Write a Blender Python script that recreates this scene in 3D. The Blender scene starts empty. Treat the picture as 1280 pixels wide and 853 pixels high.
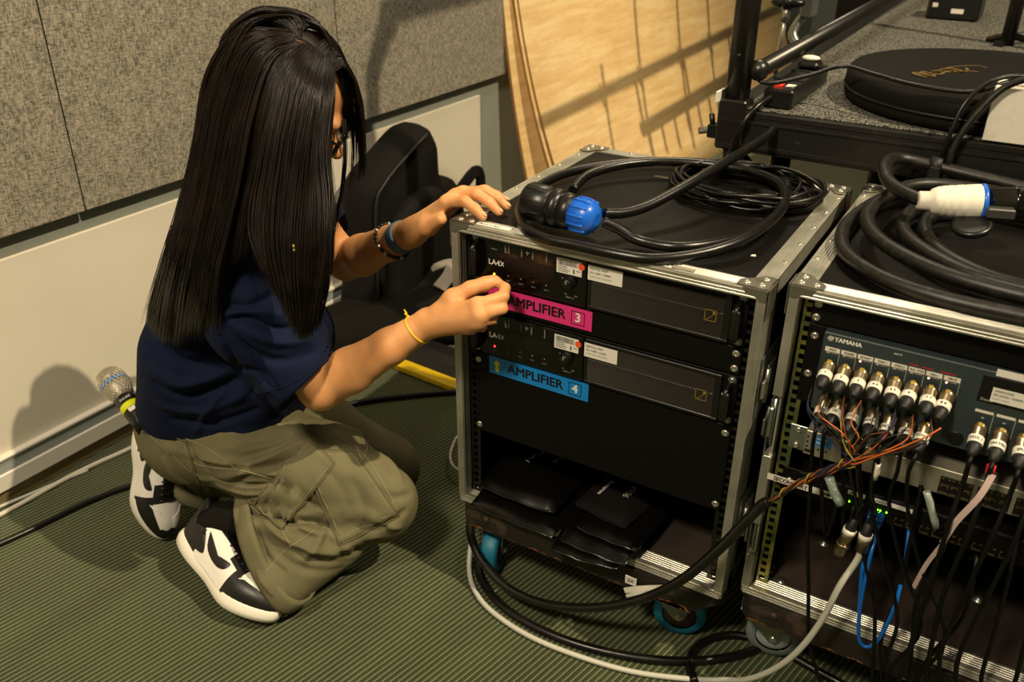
import bpy, bmesh, math, random
import numpy as np
from mathutils import Vector, Matrix, noise as mnoise
from mathutils.bvhtree import BVHTree
sc = bpy.context.scene
COL = sc.collection

# ------------------------------------------------------------------ camera
EYE = Vector((0.8217, -1.1826, 1.3216))
cam_d = bpy.data.cameras.new('camera'); cam = bpy.data.objects.new('camera', cam_d); COL.objects.link(cam)
cam_d.sensor_width = 36.0; cam_d.lens = 1120.1 * 36.0 / 1280.0; cam_d.clip_start = 0.02
_y, _p, _r = -0.5349, 0.4958, 0.0034
_f = Vector((math.sin(_y)*math.cos(_p), math.cos(_y)*math.cos(_p), -math.sin(_p)))
_rt = Vector((math.cos(_y), -math.sin(_y), 0)); _u = _rt.cross(_f)
_rt2 = _rt*math.cos(_r) + _u*math.sin(_r); _u2 = -_rt*math.sin(_r) + _u*math.cos(_r)
cam.matrix_world = Matrix(((_rt2.x, _u2.x, -_f.x, EYE.x), (_rt2.y, _u2.y, -_f.y, EYE.y), (_rt2.z, _u2.z, -_f.z, EYE.z), (0, 0, 0, 1)))
cam_d.dof.use_dof = True; cam_d.dof.focus_distance = 1.52; cam_d.dof.aperture_fstop = 5.0
sc.camera = cam

# ------------------------------------------------------------------ light and exposure
w = bpy.data.worlds.new('world'); sc.world = w; w.use_nodes = True
w.node_tree.nodes['Background'].inputs[0].default_value = (1.0, 0.86, 0.66, 1)
w.node_tree.nodes['Background'].inputs[1].default_value = 0.09
def lamp(name, kind, loc, target, energy, color, size=0.3, spot=None):
    l = bpy.data.lights.new(name, kind); l.energy = energy; l.color = color
    if kind == 'AREA': l.shape = 'DISK'; l.size = size
    else: l.shadow_soft_size = size
    if kind == 'SPOT': l.spot_size = spot; l.spot_blend = 0.4
    o = bpy.data.objects.new(name, l); COL.objects.link(o); o.location = loc
    o.rotation_euler = (Vector(target) - Vector(loc)).to_track_quat('-Z', 'Y').to_euler()
    return o
lamp('stage_spot_lamp', 'SPOT', (4.0, 0.1, 5.9), (-0.7, 1.0, 0.5), 1900, (1.0, 0.82, 0.55), 0.035, 1.3)
lamp('front_ceiling_lamp', 'AREA', (0.2, -2.2, 3.2), (0.0, 0.1, 0.5), 95, (1.0, 0.84, 0.62), 0.45)
lamp('back_ceiling_lamp', 'AREA', (-0.2, 2.2, 3.4), (0.0, 0.3, 0.5), 30, (1.0, 0.84, 0.60), 0.6)
sc.view_settings.view_transform = 'Standard'; sc.view_settings.look = 'None'
sc.view_settings.gamma = 1.0; sc.view_settings.use_curve_mapping = False
sc.view_settings.exposure = 0.0

# ------------------------------------------------------------------ materials
def lin(c):
    if isinstance(c, str): c = [int(c[i:i+2], 16)/255 for i in (0, 2, 4)]
    return tuple((x/12.92 if x <= 0.04045 else ((x+0.055)/1.055)**2.4) for x in c)
MATS = {}
def pmat(name, col, rough=0.5, metal=0.0, spec=0.5, nz=None, bump=None, col2=None, emit=None, sss=0, coat=0, alpha=None, sheen=0):
    m = bpy.data.materials.new(name); m.use_nodes = True; nt = m.node_tree; b = nt.nodes['Principled BSDF']
    c = lin(col); b.inputs['Base Color'].default_value = (*c, 1)
    b.inputs['Roughness'].default_value = rough; b.inputs['Metallic'].default_value = metal
    b.inputs['Specular IOR Level'].default_value = spec
    if coat: b.inputs['Coat Weight'].default_value = coat; b.inputs['Coat Roughness'].default_value = 0.15
    if sheen: b.inputs['Sheen Weight'].default_value = sheen
    if sss:
        b.inputs['Subsurface Weight'].default_value = sss; b.inputs['Subsurface Radius'].default_value = (0.012, 0.005, 0.003); b.inputs['Subsurface Scale'].default_value = 0.6
    if alpha is not None: b.inputs['Transmission Weight'].default_value = alpha
    if emit: b.inputs['Emission Color'].default_value = (*lin(emit[0]), 1); b.inputs['Emission Strength'].default_value = emit[1]
    tc = nt.nodes.new('ShaderNodeTexCoord')
    if nz:
        sc_, lo, hi = nz[:3]
        t = nt.nodes.new('ShaderNodeTexNoise'); t.inputs['Scale'].default_value = sc_; t.inputs['Detail'].default_value = 6
        if len(nz) > 3:
            mp = nt.nodes.new('ShaderNodeMapping'); mp.inputs['Scale'].default_value = nz[3]
            nt.links.new(tc.outputs['Object'], mp.inputs[0]); nt.links.new(mp.outputs[0], t.inputs[0])
        else: nt.links.new(tc.outputs['Object'], t.inputs[0])
        r = nt.nodes.new('ShaderNodeValToRGB'); r.color_ramp.elements[0].position = lo; r.color_ramp.elements[1].position = hi
        r.color_ramp.elements[0].color = (*c, 1); r.color_ramp.elements[1].color = (*lin(col2), 1)
        nt.links.new(t.outputs[0], r.inputs[0]); nt.links.new(r.outputs[0], b.inputs['Base Color'])
    if bump:
        t2 = nt.nodes.new('ShaderNodeTexNoise'); t2.inputs['Scale'].default_value = bump[0]; t2.inputs['Detail'].default_value = 4
        nt.links.new(tc.outputs['Object'], t2.inputs[0])
        bp = nt.nodes.new('ShaderNodeBump'); bp.inputs['Strength'].default_value = bump[1]; bp.inputs['Distance'].default_value = bump[2] if len(bump) > 2 else 0.001
        nt.links.new(t2.outputs[0], bp.inputs['Height']); nt.links.new(bp.outputs[0], b.inputs['Normal'])
    MATS[name] = m; return m
M = MATS
pmat('aluminium', 'a8a698', 0.42, 0.75, nz=(14, 0.35, 0.7, (1, 1, 1)), col2='cfccbd', bump=(300, 0.15))
pmat('corner_steel', 'a6a293', 0.34, 0.9, nz=(40, 0.5, 0.75), col2='8b7f6c', bump=(200, 0.1))
pmat('zinc', '9fa7a0', 0.35, 0.9)
pmat('zinc_yellow', 'a89c50', 0.4, 0.8, nz=(30, 0.4, 0.6), col2='6f7a50')
pmat('screw', 'c9c5b4', 0.3, 0.85)
pmat('nickel', '8f8268', 0.32, 0.9, nz=(60, 0.4, 0.7), col2='8d7f66')
pmat('case_black', '0a0907', 0.5, spec=0.2, nz=(3, 0.45, 0.8), col2='12100c', bump=(220, 0.25))
pmat('case_inside', '271f18', 0.7, nz=(9, 0.4, 0.7), col2='382c22')
pmat('panel_black', '090806', 0.55, spec=0.2, bump=(600, 0.2))
pmat('gloss_black', '0b0a08', 0.14, spec=0.5)
pmat('plastic_black', '10100e', 0.35)
pmat('rubber', '131311', 0.55, bump=(150, 0.15))
pmat('cable_black', '0b0a08', 0.32, spec=0.5, bump=(120, 0.2), nz=(35, 0.55, 0.8), col2='1b1912')
pmat('cable_worn', '100f0c', 0.45, nz=(90, 0.5, 0.78), col2='2c2920', bump=(120, 0.3))
pmat('cable_grey', 'b9b9ab', 0.4)
pmat('cable_white', 'c8c0ae', 0.5)
pmat('cable_blue', '0b5fb5', 0.35)
pmat('blue_plastic', '1a63cf', 0.32)
pmat('white_plastic', 'e6e2cf', 0.45, nz=(25, 0.55, 0.8), col2='cfc8b0')
pmat('grey_plastic', 'aab0b2', 0.4)
pmat('label_white', 'e9e5d6', 0.6)
pmat('label_print', '4a4a46', 0.6)
pmat('ink', '0d0d0c', 0.5)
pmat('ink_white', 'e8e6da', 0.5)
pmat('ink_grey', 'b4b4aa', 0.6)
pmat('ink_red', 'b0202c', 0.6)
pmat('orange_dot', 'f0582a', 0.5)
pmat('label_pink', 'e0347f', 0.45)
pmat('label_blue', '1183cf', 0.4)
pmat('arrow_yellow', 'f0e11c', 0.5)
pmat('gold', 'b59a4a', 0.4, 0.6)
pmat('gold_faded', '6a5628', 0.6, 0.2)
pmat('tray_wood', '1f1913', 0.6, nz=(13, 0.60, 0.66, (1, 1, 1)), col2='43352a', bump=(60, 0.3))
pmat('bare_wood', 'b87434', 0.75, nz=(60, 0.35, 0.7), col2='6b4526')
pmat('wheel_blue', '0f6f8c', 0.5, nz=(30, 0.4, 0.8), col2='24839a')
pmat('wheel_grey', '6f7a78', 0.5)
pmat('wheel_hub', '3a2a20', 0.6)
pmat('stage_black', '15130f', 0.45, nz=(45, 0.62, 0.8), col2='3a342a', bump=(80, 0.2))
pmat('tube_black', '16140f', 0.34, spec=0.6)
pmat('stage_carpet', '23231f', 0.95, nz=(260, 0.46, 0.62), col2='8a887c', bump=(300, 1.0, 0.003))
pmat('vinyl_black', '0a0907', 0.26, spec=0.6, bump=(60, 0.15))
pmat('nylon_black', '0d0b08', 0.8, spec=0.2, bump=(400, 0.5))
pmat('cloth_black', '110f0b', 0.9, spec=0.15, bump=(350, 0.6))
pmat('strap_grey', '8f877b', 0.8)
pmat('yellow', 'f2cd0a', 0.5)
pmat('led_red', 'ff3030', 0.5, emit=('ff2a2a', 6))
pmat('led_amber', 'ffb020', 0.5, emit=('ffb428', 9))
pmat('led_green', '7dff2a', 0.5, emit=('6dff1e', 8))
pmat('lens_red', 'e0301c', 0.3, emit=('ff2a10', 1.2))
pmat('stagebox', '2f3a3b', 0.45, bump=(500, 0.15))
pmat('grey_unit', 'a9a592', 0.4, 0.5, nz=(10, 0.4, 0.7), col2='8c8976')
pmat('port_dark', '0a0a08', 0.4)
pmat('sticker_blue', '2d7ab8', 0.5)
pmat('cable_dark', '060504', 0.5, spec=0.25)
pmat('wire_orange', 'c4601f', 0.45)
pmat('wire_blue', '1a2c5c', 0.45)
pmat('wire_yellow', 'a8922a', 0.45)
pmat('wire_brown', '5a2c18', 0.45)
pmat('wire_green', '1b3022', 0.45)
pmat('wire_white', 'd5d2c4', 0.45)
pmat('tape_pink', 'd6bcb4', 0.7)
pmat('tape_white', 'e4dfce', 0.6, nz=(50, 0.5, 0.8), col2='cfc9b4')
pmat('tape_clear', '8e9a90', 0.2)
pmat('red_tape', 'c9282c', 0.5)

# setting materials
def mapped(nt, scale, rotz=0, coord='Object'):
    tc = nt.nodes.new('ShaderNodeTexCoord'); mp = nt.nodes.new('ShaderNodeMapping')
    mp.inputs['Scale'].default_value = scale; mp.inputs['Rotation'].default_value[2] = rotz
    nt.links.new(tc.outputs[coord], mp.inputs[0]); return mp
def nnode(nt, vec, scale, detail=5, rough=0.6):
    t = nt.nodes.new('ShaderNodeTexNoise'); t.inputs['Scale'].default_value = scale; t.inputs['Detail'].default_value = detail; t.inputs['Roughness'].default_value = rough
    nt.links.new(vec.outputs[0], t.inputs[0]); return t
def ramp(nt, src, stops):
    r = nt.nodes.new('ShaderNodeValToRGB'); e = r.color_ramp.elements
    e[0].position = stops[0][0]; e[0].color = (*lin(stops[0][1]), 1); e[1].position = stops[-1][0]; e[1].color = (*lin(stops[-1][1]), 1)
    for p, c in stops[1:-1]: x = e.new(p); x.color = (*lin(c), 1)
    nt.links.new(src, r.inputs[0]); return r
def mixc(nt, a, b, fac, mode='MIX'):
    m = nt.nodes.new('ShaderNodeMix'); m.data_type = 'RGBA'; m.blend_type = mode
    for s, v in ((6, a), (7, b), (0, fac)):
        if hasattr(v, 'links'): nt.links.new(v, m.inputs[s])
        elif isinstance(v, (int, float)): m.inputs[s].default_value = v
        else: m.inputs[s].default_value = (*lin(v), 1)
    return m.outputs[2]
def math_(nt, op, a, b=None):
    m = nt.nodes.new('ShaderNodeMath'); m.operation = op
    for i, v in enumerate((a, b)):
        if v is None: continue
        if hasattr(v, 'links'): nt.links.new(v, m.inputs[i])
        else: m.inputs[i].default_value = v
    return m.outputs[0]
def bumpn(nt, h, st, dist):
    b = nt.nodes.new('ShaderNodeBump'); b.inputs['Strength'].default_value = st; b.inputs['Distance'].default_value = dist
    nt.links.new(h, b.inputs['Height']); return b.outputs[0]

def carpet_mat():
    m = pmat('carpet_green', '2f3a16', 0.95, spec=0.15, sheen=0.15); nt = m.node_tree; b = nt.nodes['Principled BSDF']
    mp = mapped(nt, (1, 1, 1), math.radians(12.8))
    sx = nt.nodes.new('ShaderNodeSeparateXYZ'); nt.links.new(mp.outputs[0], sx.inputs[0])
    wob = nnode(nt, mp, 40, 2)
    xx = math_(nt, 'ADD', sx.outputs[0], math_(nt, 'MULTIPLY', wob.outputs[0], 0.0012))
    ph = math_(nt, 'MULTIPLY', xx, 2*math.pi/0.0108)
    s = math_(nt, 'SINE', ph)
    mp2 = mapped(nt, (380, 60, 100), math.radians(12.8)); n2 = nnode(nt, mp2, 1, 3)
    line = math_(nt, 'MULTIPLY', math_(nt, 'POWER', math_(nt, 'MAXIMUM', s, 0.0), 4.0), math_(nt, 'ADD', n2.outputs[0], 0.1))
    mp3 = mapped(nt, (1, 0.35, 1), math.radians(12.8)); n3 = nnode(nt, mp3, 9, 4); 
    mp4 = mapped(nt, (1, 1, 1)); n4 = nnode(nt, mp4, 420, 2)
    base = ramp(nt, n3.outputs[0], [(0.3, '1a2410'), (0.55, '273618'), (0.75, '314422')])
    base2 = mixc(nt, base.outputs[0], ramp(nt, n4.outputs[0], [(0.35, '10150a'), (0.7, '566040')]).outputs[0], 0.38)
    lf = math_(nt, 'MULTIPLY', line, math_(nt, 'ADD', math_(nt, 'MULTIPLY', n3.outputs[0], 1.5), 0.75))
    col = mixc(nt, base2, '86835a', math_(nt, 'MINIMUM', lf, 0.68))
    nt.links.new(col, b.inputs['Base Color'])
    h = math_(nt, 'ADD', math_(nt, 'MULTIPLY', s, 0.5), math_(nt, 'MULTIPLY', n4.outputs[0], 0.8))
    nt.links.new(bumpn(nt, h, 0.9, 0.0022), b.inputs['Normal'])
carpet_mat()
def felt_mat():
    m = pmat('felt_grey', '8a8272', 0.95, spec=0.1, sheen=0.2); nt = m.node_tree; b = nt.nodes['Principled BSDF']
    a = nnode(nt, mapped(nt, (1, 260, 60)), 1, 4); c = nnode(nt, mapped(nt, (1, 70, 260)), 1, 4); d = nnode(nt, mapped(nt, (1, 1, 1)), 32, 5)
    s = math_(nt, 'ADD', math_(nt, 'MULTIPLY', a.outputs[0], 0.45), math_(nt, 'ADD', math_(nt, 'MULTIPLY', c.outputs[0], 0.45), math_(nt, 'MULTIPLY', d.outputs[0], 0.18)))
    r = ramp(nt, s, [(0.40, '383a33'), (0.50, '706c5f'), (0.57, '8f8878'), (0.70, 'b0a793')])
    nt.links.new(r.outputs[0], b.inputs['Base Color'])
    nt.links.new(bumpn(nt, s, 0.6, 0.002), b.inputs['Normal'])
felt_mat()
def wood_mat():
    m = pmat('plywood', 'd9b372', 0.55, spec=0.4); nt = m.node_tree; b = nt.nodes['Principled BSDF']
    g = nnode(nt, mapped(nt, (1, 1.2, 14)), 3, 6); f = nnode(nt, mapped(nt, (1, 30, 260)), 1, 3); k = nnode(nt, mapped(nt, (1, 1, 1)), 3.2, 4)
    s = math_(nt, 'ADD', math_(nt, 'MULTIPLY', g.outputs[0], 0.5), math_(nt, 'ADD', math_(nt, 'MULTIPLY', f.outputs[0], 0.2), math_(nt, 'MULTIPLY', k.outputs[0], 0.3)))
    r = ramp(nt, s, [(0.34, 'd0aa6c'), (0.48, 'e0be84'), (0.58, 'ecd09a'), (0.70, 'd8b478')])
    nt.links.new(r.outputs[0], b.inputs['Base Color'])
wood_mat()
pmat('ply_edge', '9a7238', 0.7, nz=(3, 0.4, 0.6, (1, 1, 1)), col2='7a5728', bump=(80, 0.4))
pmat('wall_white', 'd9d2c0', 0.6, nz=(2.2, 0.4, 0.8), col2='cfc7b3')
pmat('wall_grey', '8e9389', 0.65, nz=(3, 0.4, 0.7), col2='878c82', bump=(60, 0.1))
pmat('trunk_face', '9aa09c', 0.5)
pmat('trunk_white', 'd6d2c4', 0.45)
pmat('base_vinyl', '7a6c48', 0.6, nz=(6, 0.4, 0.7, (1, 1, 8)), col2='8b7b55')

# ------------------------------------------------------------------ mesh building
class MB:
    def __init__(s): s.v = []; s.f = []; s.sm = []; s.mi = []
    def add(s, vs, fs, smooth=False, M_=None, mi=0):
        o = len(s.v)
        if M_ is not None: vs = [M_ @ Vector(v) for v in vs]
        s.v += [tuple(v) for v in vs]
        for i, f in enumerate(fs):
            s.f.append(tuple(o+k for k in f)); s.sm.append(smooth if isinstance(smooth, bool) else smooth[i]); s.mi.append(mi)
        return s
    def box(s, lo, hi, ch=0.0, M_=None, mi=0):
        x0, y0, z0 = [min(a, b) for a, b in zip(lo, hi)]; x1, y1, z1 = [max(a, b) for a, b in zip(lo, hi)]
        if ch <= 0:
            vs = [(x0,y0,z0),(x1,y0,z0),(x1,y1,z0),(x0,y1,z0),(x0,y0,z1),(x1,y0,z1),(x1,y1,z1),(x0,y1,z1)]
            return s.add(vs, [(0,3,2,1),(4,5,6,7),(0,1,5,4),(1,2,6,5),(2,3,7,6),(3,0,4,7)], False, M_, mi)
        c = min(ch, (x1-x0)*.49, (y1-y0)*.49, (z1-z0)*.49); vs = []; idx = {}
        for i in (0, 1):
            for j in (0, 1):
                for k in (0, 1):
                    X, Y, Z = (x0, x1)[i], (y0, y1)[j], (z0, z1)[k]; dx, dy, dz = c*(1-2*i), c*(1-2*j), c*(1-2*k)
                    for a, p in enumerate(((X, Y+dy, Z+dz), (X+dx, Y, Z+dz), (X+dx, Y+dy, Z))): idx[(i,j,k,a)] = len(vs); vs.append(p)
        g = lambda i, j, k, a: idx[(i,j,k,a)]
        F = []
        for i in (0, 1): F.append([g(i,0,0,0), g(i,1,0,0), g(i,1,1,0), g(i,0,1,0)])
        for j in (0, 1): F.append([g(0,j,0,1), g(1,j,0,1), g(1,j,1,1), g(0,j,1,1)])
        for k in (0, 1): F.append([g(0,0,k,2), g(1,0,k,2), g(1,1,k,2), g(0,1,k,2)])
        for j in (0, 1):
            for k in (0, 1): F.append([g(0,j,k,1), g(1,j,k,1), g(1,j,k,2), g(0,j,k,2)])
        for i in (0, 1):
            for k in (0, 1): F.append([g(i,0,k,0), g(i,1,k,0), g(i,1,k,2), g(i,0,k,2)])
        for i in (0, 1):
            for j in (0, 1): F.append([g(i,j,0,0), g(i,j,1,0), g(i,j,1,1), g(i,j,0,1)])
        for i in (0, 1):
            for j in (0, 1):
                for k in (0, 1): F.append([g(i,j,k,0), g(i,j,k,1), g(i,j,k,2)])
        cen = Vector(((x0+x1)/2, (y0+y1)/2, (z0+z1)/2)); out = []
        for f in F:
            p = [Vector(vs[q]) for q in f]; n = (p[1]-p[0]).cross(p[2]-p[0]); m = sum(p, Vector())/len(p) - cen
            out.append(f if n.dot(m) > 0 else f[::-1])
        return s.add(vs, out, False, M_, mi)
    def lathe(s, a, b, prof, n=20, mi=0, caps=True):
        """prof = [(t along a->b in metres, radius)]"""
        a = Vector(a); d = (Vector(b)-a).normalized(); u = d.orthogonal().normalized(); w_ = d.cross(u)
        vs = []; fs = []; sm = []
        for t, r in prof:
            for i in range(n):
                q = 2*math.pi*i/n; vs.append(a + d*t + u*(r*math.cos(q)) + w_*(r*math.sin(q)))
        for k in range(len(prof)-1):
            for i in range(n):
                j = (i+1) % n; fs.append((k*n+i, k*n+j, (k+1)*n+j, (k+1)*n+i)); sm.append(True)
        if caps:
            fs.append(tuple(range(n))[::-1]); sm.append(False); fs.append(tuple((len(prof)-1)*n+i for i in range(n))); sm.append(False)
        return s.add(vs, fs, sm, None, mi)
    def cyl(s, a, b, r, n=16, ch=0.0, mi=0):
        L = (Vector(b)-Vector(a)).length
        prof = [(0, r), (L, r)] if ch <= 0 else [(0, r-ch), (ch, r), (L-ch, r), (L, r-ch)]
        return s.lathe(a, b, prof, n, mi)
    def tube(s, pts, r, n=8, closed=False, smooth=4, mi=0, caps=True, flat=None):
        p = spline([Vector(q) for q in pts], smooth, closed) if smooth else [Vector(q) for q in pts]
        N = len(p); vs = []; fs = []; sm = []; T = []
        for i in range(N):
            a = p[i-1] if (i or closed) else p[0]; b = p[(i+1) % N] if (i < N-1 or closed) else p[-1]; t = b-a
            T.append(t.normalized() if t.length > 1e-9 else Vector((0,0,1)))
        u = T[0].orthogonal().normalized() if flat is None else (Vector(flat) - T[0]*Vector(flat).dot(T[0])).normalized()
        for i in range(N):
            u = (u - T[i]*u.dot(T[i])).normalized(); w_ = T[i].cross(u); rr = r[min(i*len(r)//N, len(r)-1)] if isinstance(r, (list, tuple)) else r
            if callable(rr): rr = rr(i/(N-1))
            for k in range(n):
                q = 2*math.pi*k/n; vs.append(p[i] + u*(rr*math.cos(q)) + w_*(rr*math.sin(q)))
        for i in range(N if closed else N-1):
            for k in range(n):
                j = (k+1) % n; i2 = (i+1) % N; fs.append((i*n+k, i*n+j, i2*n+j, i2*n+k)); sm.append(True)
        if caps and not closed:
            fs.append(tuple(range(n))[::-1]); sm.append(False); fs.append(tuple((N-1)*n+k for k in range(n))); sm.append(False)
        return s.add(vs, fs, sm, None, mi)
    def ribbon(s, pts, wid, thick, normal, smooth=4, mi=0):
        p = spline([Vector(q) for q in pts], smooth); N = len(p); vs = []; fs = []
        nn = Vector(normal).normalized()
        for i in range(N):
            t = (p[min(i+1, N-1)] - p[max(i-1, 0)]).normalized(); side = t.cross(nn).normalized(); n2 = side.cross(t).normalized()
            ww = wid(i/(N-1)) if callable(wid) else wid
            for a, b in ((-1,-1),(1,-1),(1,1),(-1,1)): vs.append(p[i] + side*(a*ww/2) + n2*(b*thick/2))
        for i in range(N-1):
            for k in range(4): j = (k+1) % 4; fs.append((i*4+k, i*4+j, i*4+4+j, i*4+4+k))
        fs += [(3,2,1,0), tuple((N-1)*4+k for k in range(4))]
        return s.add(vs, fs, False, None, mi)
    def prism(s, poly, origin, ex, ey, ez, depth, mi=0, smooth=False):
        """2D poly in (ex,ey), extruded along ez by depth"""
        o, ex, ey, ez = Vector(origin), Vector(ex), Vector(ey), Vector(ez); n = len(poly)
        vs = [o + ex*x + ey*y for x, y in poly] + [o + ex*x + ey*y + ez*depth for x, y in poly]
        fs = [tuple(range(n))[::-1], tuple(range(n, 2*n))] + [(i, (i+1) % n, n+(i+1) % n, n+i) for i in range(n)]
        return s.add(vs, fs, [False, False] + [smooth]*n, None, mi)
    def ball(s, c, r, n=12, M_=None, mi=0):
        c = Vector(c); r3 = Vector(r) if not isinstance(r, (int, float)) else Vector((r, r, r)); vs = []; fs = []
        m = n//2
        for i in range(1, m):
            th = math.pi*i/m
            for k in range(n):
                q = 2*math.pi*k/n; vs.append(Vector((r3.x*math.sin(th)*math.cos(q), r3.y*math.sin(th)*math.sin(q), r3.z*math.cos(th))))
        vs += [Vector((0,0,r3.z)), Vector((0,0,-r3.z))]; t = (m-1)*n
        for i in range(m-2):
            for k in range(n): j = (k+1) % n; fs.append((i*n+k, (i+1)*n+k, (i+1)*n+j, i*n+j))
        for k in range(n):
            j = (k+1) % n; fs.append((t, k, j)); fs.append((t+1, (m-2)*n+j, (m-2)*n+k))
        R_ = M_ if M_ is not None else Matrix.Identity(4)
        return s.add([c + (R_.to_3x3() @ v) for v in vs], fs, True, None, mi)
    def build(s, name, mats, parent=None, label=None, cat=None, group=None, kind=None, fix=True):
        me = bpy.data.meshes.new(name); off = Vector((0,0,0))
        if parent is not None: off = WL[parent.name]
        me.from_pydata([tuple(Vector(v)-off) for v in s.v], [], s.f)
        if not isinstance(mats, (list, tuple)): mats = [mats]
        for m in mats: me.materials.append(MATS[m])
        me.polygons.foreach_set('use_smooth', s.sm); me.polygons.foreach_set('material_index', s.mi)
        if fix:
            bm = bmesh.new(); bm.from_mesh(me); bmesh.ops.recalc_face_normals(bm, faces=bm.faces); bm.to_mesh(me); bm.free()
        me.update()
        o = bpy.data.objects.new(name, me); COL.objects.link(o)
        if parent is not None: o.parent = parent
        WL[o.name] = off.copy()
        tag(o, label, cat, group, kind); return o
WL = {}
def tag(o, label=None, cat=None, group=None, kind=None):
    if label: o['label'] = label
    if cat: o['category'] = cat
    if group: o['group'] = group
    if kind: o['kind'] = kind
    return o
def thing(name, label, cat, loc=(0,0,0), group=None):
    o = bpy.data.objects.new(name, None); COL.objects.link(o); o.location = loc; o.empty_display_size = 0.05
    WL[o.name] = Vector(loc); return tag(o, label, cat, group)
def copy_tree(o, parent=None):
    c = o.copy(); COL.objects.link(c)
    if parent is not None: c.parent = parent
    for ch in list(o.children): copy_tree(ch, c)
    return c
def spline(p, k=4, closed=False):
    if k <= 0 or len(p) < 3: 
        return p
    out = []; n = len(p); segs = n if closed else n-1
    for i in range(segs):
        if closed: a, b, c, d = p[i-1], p[i], p[(i+1) % n], p[(i+2) % n]
        else: a, b, c, d = p[max(i-1, 0)], p[i], p[i+1], p[min(i+2, n-1)]
        for j in range(k):
            t = j/k; out.append(0.5*((2*b) + (c-a)*t + (2*a-5*b+4*c-d)*t*t + (3*b-a-3*c+d)*t**3))
    if not closed: out.append(p[-1])
    return out
def text_mesh(txt, size, bold=0.0, align='LEFT', shear=0, res=2):
    cu = bpy.data.curves.new('txt', 'FONT'); cu.body = txt; cu.size = size; cu.offset = bold; cu.align_x = align; cu.align_y = 'CENTER'; cu.shear = shear; cu.resolution_u = res
    o = bpy.data.objects.new('txt', cu); COL.objects.link(o); dg = bpy.context.evaluated_depsgraph_get(); dg.update()
    me = o.evaluated_get(dg).to_mesh(); vs = [v.co.copy() for v in me.vertices]; fs = [tuple(p.vertices) for p in me.polygons]
    o.evaluated_get(dg).to_mesh_clear(); bpy.data.objects.remove(o); bpy.data.curves.remove(cu); return vs, fs
def put_text(mb, txt, size, origin, ex, ey, bold=0.0, align='LEFT', mi=0, xs=1.0, shear=0):
    vs, fs = text_mesh(txt, size, 0, align, shear)
    ex, ey, o = Vector(ex), Vector(ey), Vector(origin)
    nn_ = ex.cross(ey)*.00006
    for i_, (dx, dy) in enumerate(((0, 0),) if bold <= 0 else ((-bold, 0), (0, bold*.8), (bold, 0), (0, -bold*.8))): mb.add([o + ex*(v.x*xs+dx) + ey*(v.y+dy) + nn_*i_ for v in vs], fs, False, None, mi)
    return mb
X3, Y3, Z3 = Vector((1,0,0)), Vector((0,1,0)), Vector((0,0,1))
random.seed(7)
pmat('nickel_dark', '332e24', 0.45, 0.6)
pmat('led_soft', 'ffd8c0', 0.5, emit=('ffb0a0', 2.5))
pmat('bronze', '6e5f42', 0.45, 0.6)
pmat('grey_dark', '4a4a46', 0.4, 0.4)
pmat('ink_faint', '55606a', 0.6)
pmat('mic_mesh', 'a8a08c', 0.5, 0.5)
pmat('mic_wire', 'd8cfb8', 0.4, 0.6)
pmat('mic_blue', '2f7fc4', 0.4)
pmat('mic_yellow', 'e6ea12', 0.5)
# ------------------------------------------------------------------ the setting
WD = Vector((0.034, 0.9994, 0)); WN = Vector((0.9994, -0.034, 0)); WA = Vector((-1.032, -0.374, 0))
def wp(s, n, z): return WA + WD*s + WN*n + Z3*z
m = MB(); m.box((-1.6, -2.6, -0.03), (4.2, 6.2, 0.0)); m.build('floor', 'carpet_green', kind='structure')
def wslab(name, mat, s0, s1, n0, n1, z0, z1, ch=0.0, **k):
    MM = Matrix(((WN.x, WD.x, 0, WA.x), (WN.y, WD.y, 0, WA.y), (0, 0, 1, 0), (0, 0, 0, 1)))
    mb = MB(); mb.box((n0, s0, z0), (n1, s1, z1), ch, MM); return mb.build(name, mat, **k)
wall = wslab('wall_left', 'wall_grey', -2.2, 6.6, -0.12, 0.0, 0, 3.2, kind='structure')
wslab('wall_board', 'wall_white', -2.2, 1.96, 0.0, 0.010, 0.12, 0.56, 0.002, parent=wall)
for a, b in ((-2.1, -0.86), (-0.857, 0.354), (0.357, 1.218), (1.221, 2.10)):
    wslab('felt_panel', 'felt_grey', a, b, 0.0, 0.034, 0.612, 2.6, 0.004, parent=wall)
bb = wslab('baseboard_left', 'base_vinyl', -2.2, 6.6, 0.0, 0.010, 0.0, 0.045, 0.002, kind='structure')
tr = MB()
MMW = Matrix(((WN.x, WD.x, 0, WA.x), (WN.y, WD.y, 0, WA.y), (0, 0, 1, 0), (0, 0, 0, 1)))
t0 = wslab('trim_1', 'trunk_face', -2.2, 6.6, 0.0, 0.020, 0.082, 0.118, 0.002, kind='structure')
wslab('trunking_ledge', 'trunk_white', -2.2, 6.6, 0.0, 0.026, 0.116, 0.124, 0.002, parent=t0)
wslab('trunking_skirt', 'trunk_white', -2.2, 6.6, 0.0, 0.024, 0.040, 0.083, 0.003, parent=t0)
m = MB(); m.box((-1.6, 5.9, 0), (4.2, 6.0, 3.2)); m.build('wall_back', 'wall_grey', kind='structure')

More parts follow.
